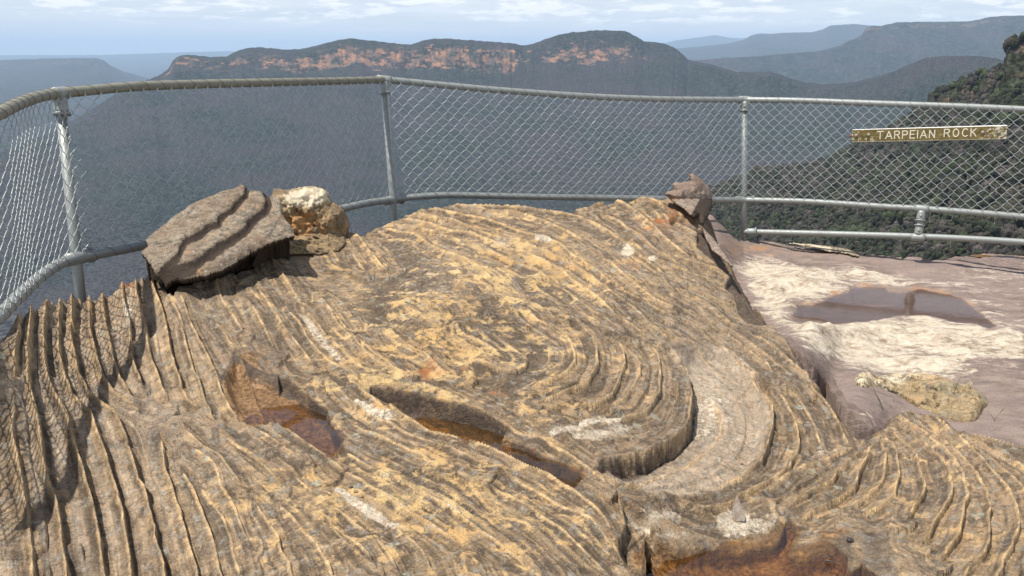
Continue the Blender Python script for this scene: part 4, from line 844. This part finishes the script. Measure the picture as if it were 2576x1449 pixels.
# ================================================================== SIGN
def sign():
    k = lambda u: 1/np.interp(u, [1873, 2576], [1/7.2, 1/6.4])-.085
    a, b = P(2143.5, 341.5, k(2143)), P(2533, 332.5, k(2533)); X = b-a; W_ = np.linalg.norm(X); X /= W_; toc = -(a+b)/2; Y = np.array([0, 0, 1.]); N = np.cross(X, Y); N = N/np.linalg.norm(N)
    if np.dot(N, toc) < 0: N = -N
    Y = np.cross(N, X) if np.cross(N, X)[2] > 0 else -np.cross(N, X); H = .103; D_ = .028
    m = NT('painted_board'); tx = m.n('ShaderNodeTexCoord').outputs['Object']
    g = m.noise(1, 6, .65, vec=m.mul(tx, (14, 90, 90))); n2 = m.noise(18, 5, .6, vec=tx); n3 = m.noise(70, 4, vec=m.mul(tx, (1, 3, 1)))
    sx = m.n('ShaderNodeSeparateXYZ'); m.l(tx, sx.inputs[0])
    c = m.mix(m.ss(n2, .35, .65), (.10, .072, .016), (.18, .13, .036)); c = m.mix(m.ss(g, .52, .66, 0, .7), c, (.30, .24, .11))
    worn = m.math('ADD', m.ss(sx.outputs[0], W_*.30, W_*.48, 0, .13), m.math('MULTIPLY', m.ss(sx.outputs[0], -W_*.44, -W_*.5), .1))
    c = m.mix(m.ss(m.math('ADD', m.noise(1, 6, .7, vec=m.mul(tx, (30, 60, 60))), worn), .60, .68), c, (.62, .58, .47))
    ed = m.ss(m.math('MULTIPLY_ADD', n3, .004, sx.outputs[1]), H/2-.006, H/2-.002); c = m.mix(ed, c, (.80, .78, .72)); c = m.mix(m.ss(m.math('MULTIPLY_ADD', n3, -.012, sx.outputs[1]), -H/2+.001, -H/2-.004, 0, .8), c, (.6, .55, .42))
    bm_ = m.fin(c, .8, m.bump(g, .002, .6))
    root = empty('name_sign'); import mathutils
    root.matrix_world = mathutils.Matrix(((X[0], Y[0], N[0], (a+b)[0]/2), (X[1], Y[1], N[1], (a+b)[1]/2), (X[2], Y[2], N[2], (a+b)[2]/2), (0, 0, 0, 1)))
    h = H/2; w = W_/2; sh = .004
    V = [(-w, -h, -D_), (w, -h-.0, -D_), (w, h, -D_), (-w, h-sh, -D_), (-w, -h, 0), (w, -h, 0), (w, h, 0), (-w, h-sh, 0)]
    o = mesh('board', V, [(0, 3, 2, 1), (4, 5, 6, 7), (0, 1, 5, 4), (1, 2, 6, 5), (2, 3, 7, 6), (3, 0, 4, 7)], bm_, root, False); bv = o.modifiers.new('b', 'BEVEL'); bv.width = .0025; bv.segments = 2
    G = {'T': [[(0, 1), (.8, 1)], [(.4, 1), (.4, 0)]], 'A': [[(0, 0), (.42, 1), (.84, 0)], [(.16, .32), (.68, .32)]], 'R': [[(0, 0), (0, 1), (.45, 1), (.62, .9), (.66, .76), (.6, .6), (.45, .5), (0, .5)], [(.36, .5), (.7, 0)]],
         'P': [[(0, 0), (0, 1), (.45, 1), (.62, .9), (.66, .74), (.6, .56), (.45, .47), (0, .47)]], 'E': [[(.62, 1), (0, 1), (0, 0), (.62, 0)], [(0, .52), (.52, .52)]], 'I': [[(0, 0), (0, 1)]], 'N': [[(0, 0), (0, 1), (.68, 0), (.68, 1)]],
         'O': [[(.36+.36*math.cos(q), .5+.5*math.sin(q)) for q in np.linspace(0, 2*math.pi, 22)]], 'C': [[(.40+.38*math.cos(q), .5+.5*math.sin(q)) for q in np.linspace(.85, 2*math.pi-.85, 16)]], 'K': [[(0, 0), (0, 1)], [(.62, 1), (0, .42)], [(.2, .6), (.66, 0)]],
         '9': [[(.5, .62), (.3, .5), (.06, .6), (.06, .9), (.3, 1), (.5, .9), (.5, .6), (.42, 0)]], 'M': [[(0, 0), (.1, 1), (.35, .3), (.62, 1), (.74, 0)]], '4': [[(.45, 0), (.45, 1), (0, .4), (.62, .4)]]}
    mt = mat_plain('cream_paint', (.80, .75, .60), (.66, .60, .44), .7, 90)
    def word(x0, y0, hgt, s, th, name, W=1.0):
        x = x0; xs = .92; tw = sum(max(px for pth in G[c] for px, _ in pth)*hgt*xs for c in s); sp = (W-tw)/max(1, len(s)-1)/hgt
        for ch in s:
            mx = 0; mb = MB()
            for pth in G[ch]:
                q = np.array([(x+px*hgt*xs, y0+py*hgt) for px, py in pth]); mx = max(mx, max(px for px, _ in pth))
                for i in range(len(q)-1):
                    d = q[i+1]-q[i]; L = np.linalg.norm(d); d = d/L; nn = np.array([-d[1], d[0]])*th/2; e = d*th*.35; A, B_ = q[i]-e, q[i+1]+e; z0, z1 = -.001, .0012+.0001*(i % 3)
                    V = [(*(A-nn), z0), (*(B_-nn), z0), (*(B_+nn), z0), (*(A+nn), z0), (*(A-nn*.7), z1), (*(B_-nn*.7), z1), (*(B_+nn*.7), z1), (*(A+nn*.7), z1)]
                    mb.add(V, [(0, 3, 2, 1), (4, 5, 6, 7), (0, 1, 5, 4), (1, 2, 6, 5), (2, 3, 7, 6), (3, 0, 4, 7)])
            x += mx*hgt*xs+sp*hgt; mb.build(name, mt, root, False)
        return x-sp*hgt
    pxm = W_/389.5
    hh = 20.5*pxm
    e1 = word(-w+67*pxm, -10.5*pxm, hh, 'TARPEIAN', .0085, 'letter', 147*pxm); e2 = word(-w+238*pxm, -8.8*pxm, hh, 'ROCK', .0085, 'letter', 78*pxm)
    word(-w+18*pxm, -17*pxm, 10*pxm, 'P9M', .0026, 'scratched_letter', 38*pxm)
    for ux, uy in ((11, .5), (44, 1.5), (332, 1), (371, 0)):
        bb = MB().tube([(-w+ux*pxm, uy*pxm, 0), (-w+ux*pxm, uy*pxm, .005), (-w+ux*pxm, uy*pxm, .008)], [.0135, .012, .005], 12); bb.build('bolt', M['bolt'], root)
    bb = MB().tube([(-w-.018, -.004, -.02), (-w+.02, -.004, -.02)], .012, 8); bk = bb.build('bracket', mat_plain('red_brown_wood', (.16, .05, .03), (.22, .08, .05)), root)
    tag(root, 'long weathered timber sign reading TARPEIAN ROCK on the right fence panel', 'sign')
sign()
# ================================================================== FAR COUNTRY
GREEN_N = ((.020, .026, .014), (.045, .045, .028), (.055, .045, .034))
M['mesa'] = mat_hills('forested_mesa', .045, 9, True); M['far'] = mat_hills('distant_forest', .012, 12, True); M['near'] = mat_hills('near_forest_floor', .12, 3, True, GREEN_N)
def hills(name, crest, dist, zfoot, rfoot, mat, rows=140, du=3., cliff=None, bump=(12, .02, 4, .12), back=1.5, label='', prof=None, u0=None, u1=None, far=False, capd=.05):
    """terrain with a traced skyline: polar grid, crest at 'dist', falling to zfoot at range rfoot on the near side and away on the far side"""
    c = np.array(crest, float); u0 = c[0, 0] if u0 is None else u0; u1 = c[-1, 0] if u1 is None else u1
    u = np.arange(u0, u1+du, du); vc = np.interp(u, c[:, 0], c[:, 1]); tc = np.interp(u, [d[0] for d in dist], [d[1] for d in dist])
    C = P(u, vc, tc); rc = np.hypot(C[:, 0], C[:, 1]); zc = C[:, 2]; dirx, diry = C[:, 0]/rc, C[:, 1]/rc; rf = np.interp(u, [d[0] for d in rfoot], [d[1] for d in rfoot])
    s = np.linspace(0, 1, rows)**1.25; VV = []; CL = []
    c0, c1 = (np.interp(u, [q[0] for q in cliff], [q[1] for q in cliff]), np.interp(u, [q[0] for q in cliff], [q[2] for q in cliff])) if cliff else (0*u, 0*u)
    cs = np.interp(u, [q[0] for q in cliff], [q[3] for q in cliff]) if cliff else 0*u
    pxm = tc/F
    wv = fbm(np.stack([u*.03, 0*u, 0*u+3], -1), 1, 4, 91)
    cap = capd
    for q in s:     # near side, from the crest down to the foot
        # s<cap : tree-covered cap dropping c0 px ; then the cliff of c1 px within a short run ; then talus
        f1 = np.clip(q/cap, 0, 1); f2 = np.clip((q-cap)/.03, 0, 1); f3 = np.clip((q-cap-.03)/(1-cap-.03), 0, 1)
        zA = zc-c0*pxm*f1**1.6-c1*pxm*f2; zB = zA-(zc-(c0+c1)*pxm-zfoot)*(prof(f3) if prof else (1-(1-f3)**1.35))
        r = rc-(rc-rf)*(q+.012*wv*np.clip(q*20, 0, 1)); VV.append(np.stack([dirx*r, diry*r, zB], -1)); CL.append(cs*np.exp(-(((q-cap-.015)/.026)**2)))
    rows_near = VV[::-1]; CL = CL[::-1]
    nb = 14
    for j in range(1, nb+1):
        q = j/nb; r = rc*(1+(back-1)*q*.35)+q*rc*.02; rows_near.append(np.stack([dirx*r, diry*r, zc-(zc-zfoot)*sst(.25, 1, q)-8*q], -1)); CL.append(0*u)
    V = np.stack(rows_near, 0); R_, C_ = V.shape[:2]; V = V.reshape(-1, 3); cl = np.concatenate(CL)
    A1, S1, A2, S2 = bump
    damp = np.tile(1+0*u, R_)
    V[:, 2] += A1*fbm(V, S1*.12, 4, 93)*sst(0, .12, np.abs(np.repeat(np.r_[s[::-1], np.linspace(.01, .3, nb)], C_)))
    V[:, 2] += A2*np.maximum(fbm(V*np.array([1, 1, .2]), S2, 3, 95), -.4)*np.repeat(np.r_[sst(.02, .0, s[::-1])*.9+.1, np.full(nb, 1.)], C_)
    # gullies down the slopes
    V[:, 2] += -A1*.8*np.abs(fbm(V*np.array([1, .35, 0]), S1*.3, 3, 97))*sst(.03, .25, np.repeat(np.r_[s[::-1], np.zeros(nb)], C_))
    idx = np.arange(R_*C_).reshape(R_, C_); Fc = np.stack([idx[:-1, :-1].ravel(), idx[:-1, 1:].ravel(), idx[1:, 1:].ravel(), idx[1:, :-1].ravel()], -1)
    o = mesh(name, V, Fc, mat, attrs=dict(ca=np.stack([cl, 0*cl, 0*cl], -1))); return tag(o, label, 'hills', kind='structure')
hills('hills', [(-1200,141),(-300,139),(0,141),(104,140),(260,140),(347,137),(451,134),(573,131),(640,133),(1000,136),(1640,118),(1696,104),(1765,95),(1800,90),(1835,97),(1900,99),(1980,104),(2200,115),(3600,120)], [(0,32000)], -500, [(0,20000)], M['far'], 40, 6, None, (90, .0006, 18, .004), label='farthest pale blue ranges on the horizon')
hills('hills', [(-1200,170),(-300,158),(0,153),(104,149),(174,148),(243,148),(260,153),(278,168),(312,184),(347,194),(382,205),(430,216),(520,230),(700,240)], [(0,12500)], -520, [(0,5600)], M['far'], 90, 3, [(-1200,2,6,.3),(260,3,10,.3),(300,0,2,0),(700,0,0,0)], (70, .001, 9, .01), label='flat-topped blue plateau at the left')
hills('hills', [(1500,150),(1600,140),(1695,123),(1760,118),(1834,109),(1869,101),(1890,89),(1911,85),(1940,86),(1966,83),(2043,82),(2070,75),(2088,66),(2147,62),(2182,65),(2300,70),(2700,60),(3600,60)], [(0,17000)], -520, [(0,9500)], M['far'], 60, 4, [(1500,2,4,.1),(3600,2,4,.1)], (90, .001, 14, .008), label='pale blue range behind the right plateau')
hills('hills', [(1500,190),(1640,168),(1700,165),(1800,154),(1904,148),(1973,141),(2060,134),(2112,120),(2150,101),(2168,90),(2178,73),(2199,66),(2216,67),(2258,57),(2355,56),(2442,54),(2494,42),(2576,39),(2900,30),(3600,40)], [(0,8200)], -520, [(1500,4800),(3600,4300)], M['far'], 110, 2.5, [(1500,0,0,0),(2140,0,0,0),(2175,6,12,.42),(2300,10,14,.36),(2576,14,14,.3),(3600,14,14,.3)], (90, .0016, 8, .02), label='dark blue plateau with a small cliff at the right')
CREST = [(-1600,900),(-400,545),(0,400),(150,340),(230,292),(300,245),(390,207),(410,195),(425,180),(436,158),(446,148),(462,143),(485,145),(500,147),(530,149),(570,148),(585,140),(600,133),(620,127),(650,125),(680,127),(720,130),(760,128),(790,120),(820,112),(850,104),(880,98),(915,101),(950,104),(1000,110),(1035,112),(1060,103),(1090,97),(1130,98),(1180,101),(1240,105),(1290,109),(1315,115),(1345,109),(1370,99),(1400,89),(1440,81),(1510,76),(1565,77),(1580,82),(1600,91),(1620,104),(1645,106),(1670,110),(1695,119),(1712,132),(1730,150),(1760,157),(1789,162),(1820,172),(1852,182),(1890,182),(1939,180),(1965,188),(1994,201),(2030,209),(2070,213),(2110,211),(2147,208),(2200,195),(2251,180),(2290,162),(2327,149),(2370,144),(2425,142),(2470,144),(2511,149),(2576,165),(2900,240),(3600,420)]
hills('hills', CREST, [(-1600,2300),(0,3300),(430,4600),(1700,4700),(2050,3900),(2500,3300),(3600,2500)], -560, [(-1600,900),(0,1100),(430,1500),(1700,1500),(2500,1300),(3600,1000)], M['mesa'], 330, 1.7,
      [(-1600,0,0,0),(380,0,0,0),(425,2,10,.6),(450,3,24,.62),(560,10,26,.40),(640,18,34,.42),(720,20,34,.5),(800,20,44,.66),(900,24,44,.66),(1000,16,46,.62),(1100,22,44,.66),(1200,24,44,.62),(1290,20,44,.64),(1310,16,22,.35),(1400,34,26,.48),(1480,44,32,.62),(1560,42,26,.55),(1640,26,10,.25),(1720,0,0,0),(3600,0,0,0)], (70, .006, 5.0, .045), label='long forested mountain with orange sandstone cliffs across the valley', capd=.045, prof=lambda f: (1-(1-f)**1.7))
# valley floor to the horizon
g = np.array([(-70000, -400, -575), (70000, -400, -575), (70000, 90000, -575), (-70000, 90000, -575)], float)
tag(mesh('ground', g, [(0, 1, 2, 3)], M['far'], smooth=False, attrs=dict(ca=np.zeros((4, 3)))), 'forested valley floor reaching the horizon', 'ground', kind='structure')
# near spur on the right with a cliffed head and a canopy of single crowns
NC = [(1250,760),(1450,640),(1600,560),(1700,520),(1780,490),(1852,461),(1904,434),(2008,427),(2078,410),(2147,375),(2230,335),(2286,302),(2325,272),(2338,262),(2343,242),(2400,222),(2424,206),(2480,192),(2511,178),(2526,160),(2533,128),(2548,112),(2564,102),(2600,92),(2900,70),(3600,40)]
def near_spur():
    c = np.array(NC, float); u = np.arange(1250, 3400, 4.); vc = np.interp(u, c[:, 0], c[:, 1]); tc = np.interp(u, [1250, 1850, 2078, 2300, 2345, 2520, 2535, 3600], [900, 1250, 1150, 980, 900, 760, 640, 520])
    C = P(u, vc, tc); rc = np.hypot(C[:, 0], C[:, 1]); zc = C[:, 2]; dx, dy = C[:, 0]/rc, C[:, 1]/rc; rows = 130; V = []; cl = []
    rf = np.interp(u, [1250, 1850, 2576, 3600], [420, 430, 330, 260]); zf = np.interp(u, [1250, 1850, 2576, 3600], [-215, -175, -125, -100]); s = np.linspace(0, 1, rows)
    ch = np.interp(u, [1250, 2300, 2335, 2345, 2500, 2525, 2540, 3600], [0, 0, 10, 22, 16, 10, 34, 40]); cw = .03
    cx = np.interp(u, [1250, 2280, 2340, 2520, 2535, 3600], [0, 0, .5, .4, .5, .5])
    for q in s:
        f2 = np.clip((q-.02)/cw, 0, 1); f3 = np.clip((q-.02-cw)/(1-.02-cw), 0, 1); z = zc-ch*f2-(zc-ch-zf)*(1-(1-f3)**1.25)
        r = rc-(rc-rf)*q; V.append(np.stack([dx*r, dy*r, z], -1)); cl.append(cx*np.exp(-((q-.035)/.03)**2))
    V = V[::-1]; cl = cl[::-1]
    for j in range(1, 12):
        q = j/11; r = rc*(1+.5*q); V.append(np.stack([dx*r, dy*r, zc-(zc+420)*sst(0, 1, q)*.9], -1)); cl.append(0*u)
    V = np.stack(V, 0); R_, C_ = V.shape[:2]; V = V.reshape(-1, 3); cl = np.concatenate(cl); V[:, 2] += 7*fbm(V*np.array([1, 1, 0]), .012, 4, 101)*np.repeat(np.r_[sst(.0, .15, s[::-1]), np.linspace(0, .5, 11)], C_)+.5*fbm(V, .1, 3, 103)
    idx = np.arange(R_*C_).reshape(R_, C_); Fc = np.stack([idx[:-1, :-1].ravel(), idx[:-1, 1:].ravel(), idx[1:, 1:].ravel(), idx[1:, :-1].ravel()], -1)
    o = mesh('hillside', V, Fc, M['near'], attrs=dict(ca=np.stack([cl, 0*cl, 0*cl], -1))); tag(o, 'near forested spur falling from the cliff head at the right', 'hills', kind='structure')
    return V.reshape(R_, C_, 3), cl.reshape(R_, C_)
NV, NCL = near_spur()
def canopy():
    import bmesh
    protos = []; PB = []
    for k in range(5):
        bm = bmesh.new(); bmesh.ops.create_icosphere(bm, subdivisions=1, radius=1); V = np.array([x.co[:] for x in bm.verts]); Fc = np.array([[q.index for q in f.verts] for f in bm.faces]); bm.free()
        VV, FF, BB = [], [], []
        for b in range(6):
            W_ = V*(1+.5*fbm(V+k*9+b*2.3, 2.2, 3, 110+k))[:, None]*(.38+.22*rng.random()); a_ = b*1.05+rng.random(); W_ = W_+np.array([math.cos(a_)*.55, math.sin(a_)*.55, .35*rng.normal()-.1]) if b else W_*1.3+np.array([0, 0, .3])
            FF.append(Fc+len(V)*b); VV.append(W_); BB.append(np.full((len(V), 1), .7+.6*rng.random()))
        protos.append((np.vstack(VV), np.vstack(FF))); PB.append(np.vstack(BB))
    Rn, Cn = NV.shape[:2]; Vs, Fs, Cs = [], [], []; n = 0; cnt = 0
    # candidates weighted by ground area
    A = NV[1:, 1:]-NV[:-1, :-1]; area = np.abs((NV[1:, :-1]-NV[:-1, :-1])[..., 0]*(NV[:-1, 1:]-NV[:-1, :-1])[..., 1]-(NV[1:, :-1]-NV[:-1, :-1])[..., 1]*(NV[:-1, 1:]-NV[:-1, :-1])[..., 0])
    area[132:] *= .25; area[134:] = 0
    w = area.ravel()/area.sum(); pick = rng.choice(len(w), 14000, p=w); fi, fj = pick//(Cn-1), pick % (Cn-1); a, b = rng.random(len(pick))[:, None], rng.random(len(pick))[:, None]
    pos = NV[fi, fj]*(1-a)*(1-b)+NV[fi+1, fj]*a*(1-b)+NV[fi, fj+1]*(1-a)*b+NV[fi+1, fj+1]*a*b
    cv = NCL[fi, fj]; uu, vv, _ = proj(pos); keep = (uu > 1560) & (uu < 2900) & (rng.random(len(pick)) > cv*1.1); pos = pos[keep]
    patch = fbm(pos, .012, 3, 131); tint = rng.random(len(pos))
    for i, p in enumerate(pos):
        V, Fc = protos[i % 5]; r = 2.2+3.6*rng.random()**1.7; th = rng.random()*6.28; c_, s_ = math.cos(th), math.sin(th)
        W_ = V@np.array([[c_, s_, 0], [-s_, c_, 0], [0, 0, 1]])*r; W_[:, 2] *= .9+.5*rng.random(); W_ = W_+p+np.array([0, 0, r*.75]); Vs.append(W_); Fs.append(Fc+n); n += len(V)
        k = tint[i]+patch[i]*.55
        col = (.044, .054, .026) if k > .85 else (.032, .036, .022) if k > .5 else (.046, .043, .030) if k > .15 else (.066, .056, .050)
        j = .75+.5*rng.random(); Cs.append(np.array(col)*j*PB[i % 5])
    m = NT('eucalypt_canopy'); x = m.attr('ca')[3]; nn = m.noise(1.3, 3, .7); c = m.mix(1., x, m.mix(m.ss(nn, .35, .65), (.45,)*3, (1.7,)*3), 'MULTIPLY'); mt = m.fin(c, .9, m.bump(m.noise(1.6, 3, .7), .8, 1.), spec=.15)
    o = mesh('forest_canopy', np.vstack(Vs), np.vstack(Fs), mt, smooth=False, attrs=dict(ca=np.vstack(Cs))); tag(o, 'dense eucalypt forest covering the near spur', 'forest', kind='stuff')
    # bare pale trunks among the crowns
    mb = MB(); sel = rng.choice(len(pos), 500, replace=False)
    for i in sel:
        p = pos[i]+np.array([rng.normal()*1.5, rng.normal()*1.5, 2]); h = 5+5*rng.random(); q = p+np.array([rng.normal()*.8, rng.normal()*.8, h]); mb.tube([p, (p+q)/2+rng.normal(size=3)*.3, q], [.22, .15, .06], 4, cap=False)
        for _ in range(3): s = .5+.4*rng.random(); e = p+(q-p)*s; mb.tube([e, e+np.array([rng.normal()*1.5, rng.normal()*1.5, 1.5])], [.1, .04], 3, cap=False)
    o = mb.build('bare_trunks', mat_plain('pale_bark', (.34, .31, .27), (.24, .21, .18), sc=2)); tag(o, 'pale bare trunks and branches standing among the crowns of the near forest', 'tree trunks', kind='stuff')
canopy()
# ================================================================== AIR
hx, y0, y1, zb, zt = 60000, -3000, 60000, -580, 780
V = [(x, y, z) for z in (zb, zt) for y in (y0, y1) for x in (-hx, hx)]
hm = bpy.data.materials.new('valley_air'); hm.use_nodes = True; hm.node_tree.nodes.clear(); ho = hm.node_tree.nodes.new('ShaderNodeOutputMaterial'); pv = hm.node_tree.nodes.new('ShaderNodeVolumePrincipled')
pv.inputs['Color'].default_value = (.58, .77, 1., 1); pv.inputs['Density'].default_value = HAZE; pv.inputs['Anisotropy'].default_value = 0.; hm.node_tree.links.new(pv.outputs[0], ho.inputs['Volume'])
if HAZE > 0:
    o = mesh('haze', V, [(0, 2, 3, 1), (4, 5, 7, 6), (0, 1, 5, 4), (2, 6, 7, 3), (0, 4, 6, 2), (1, 3, 7, 5)], hm, smooth=False); tag(o, 'blue haze filling the valley air', 'haze', kind='stuff')
cam = bpy.data.cameras.new('camera'); co = bpy.data.objects.new('camera', cam); COL.objects.link(co); SC.camera = co
cam.sensor_width = 36; cam.lens = 36*F/2576; cam.clip_start = .05; cam.clip_end = 200000; co.rotation_euler = (math.radians(90-15.4), 0, 0)
SUN = np.array([-.36, -.17, .90]); SUN /= np.linalg.norm(SUN)
el = math.asin(SUN[2]); az = math.atan2(SUN[0], SUN[1])
li = bpy.data.lights.new('sun', 'SUN'); li.energy = 5.0; li.angle = math.radians(.5); li.color = (1, .955, .88); lo = bpy.data.objects.new('sun', li); COL.objects.link(lo)
import mathutils
lo.rotation_euler = mathutils.Vector(SUN).to_track_quat('Z', 'Y').to_euler()
W = bpy.data.worlds.new('World'); SC.world = W; W.use_nodes = True; nt = W.node_tree; nt.nodes.clear()
wo = nt.nodes.new('ShaderNodeOutputWorld'); bg = nt.nodes.new('ShaderNodeBackground'); nt.links.new(bg.outputs[0], wo.inputs[0])
sky = nt.nodes.new('ShaderNodeTexSky'); sky.sky_type = 'NISHITA'; sky.sun_disc = False; sky.sun_elevation = el; sky.sun_rotation = az; sky.air_density = 1.; sky.dust_density = .6; sky.ozone_density = 1.5
bg.inputs[1].default_value = .1
tc = nt.nodes.new('ShaderNodeTexCoord')
def wn(t, **k):
    x = nt.nodes.new(t)
    for a, b in k.items(): setattr(x, a, b)
    return x
def wl(a, b): nt.links.new(a, b)
sep = wn('ShaderNodeSeparateXYZ'); wl(tc.outputs['Generated'], sep.inputs[0])
def wmul(vec, xyz):
    x = wn('ShaderNodeVectorMath', operation='MULTIPLY'); wl(vec, x.inputs[0]); x.inputs[1].default_value = xyz; return x.outputs[0]
def wss(v, a, b, lo=0., hi=1.):
    x = wn('ShaderNodeMapRange', interpolation_type='SMOOTHSTEP'); wl(v, x.inputs[0])
    for i, q in zip((1, 2, 3, 4), (a, b, lo, hi)): x.inputs[i].default_value = q
    return x.outputs[0]
def wmix(f, a, b):
    x = wn('ShaderNodeMix', data_type='RGBA')
    for s, q in zip((x.inputs[0], x.inputs[6], x.inputs[7]), (f, a, b)):
        if hasattr(q, 'is_output'): wl(q, s)
        else: s.default_value = q if isinstance(q, float) else (*q, 1)
    return x.outputs[2]
def wnoise(vec, sc, d, r=.6):
    x = wn('ShaderNodeTexNoise'); x.inputs['Scale'].default_value = sc; x.inputs['Detail'].default_value = d; x.inputs['Roughness'].default_value = r; wl(vec, x.inputs[0]); return x.outputs[0]
def wmath(op, a, b):
    x = wn('ShaderNodeMath', operation=op)
    for s, q in zip(x.inputs, (a, b)):
        if hasattr(q, 'is_output'): wl(q, s)
        else: s.default_value = q
    return x.outputs[0]
D = tc.outputs['Generated']; z = sep.outputs[2]
K = 1/.1
veil = wmix(wss(z, .0, .10), tuple(K*c for c in (.76, .80, .84)), tuple(K*c for c in (.93, .93, .92)))
n1 = wnoise(wmul(D, (4, 4, 60)), 1., 5)
s1 = wmix(wmath('MULTIPLY', wss(n1, .3, .7, .72, 1.), wss(z, .12, .40, 1., .15)), sky.outputs[0], veil)
# layered cloud: dark flat base then bright puffs
n2 = wnoise(wmul(D, (9, 9, 95)), 1., 7, .62); n3 = wnoise(wmul(D, (14, 14, 75)), 1.4, 8, .6)
grey = wmath('MULTIPLY', wss(n2, .42, .62), wmath('MULTIPLY', wss(z, .012, .04), wss(z, .2, .5, 1., .3))); s2 = wmix(wmath('MULTIPLY', grey, .75), s1, tuple(K*c for c in (.66, .70, .76)))
puff = wmath('MULTIPLY', wss(n3, .50, .60), wmath('MULTIPLY', wss(z, .026, .038), wss(z, .22, .07))); s3 = wmix(wmath('MULTIPLY', puff, .9), s2, tuple(K*c for c in (1.05, 1.03, 1.0)))
wl(s3, bg.inputs[0])
SC.view_settings.view_transform = 'Standard'; SC.view_settings.look = 'None'; SC.view_settings.gamma = 1; SC.view_settings.exposure = .3
SC.render.engine = 'CYCLES'; SC.cycles.use_denoising = True; SC.cycles.max_bounces = 6; SC.cycles.volume_bounces = 2; SC.cycles.transparent_max_bounces = 16; SC.cycles.caustics_reflective = False; SC.cycles.caustics_refractive = False
try: SC.cycles.denoiser = 'OPENIMAGEDENOISE'
except Exception: pass
SC.cycles.use_adaptive_sampling = False
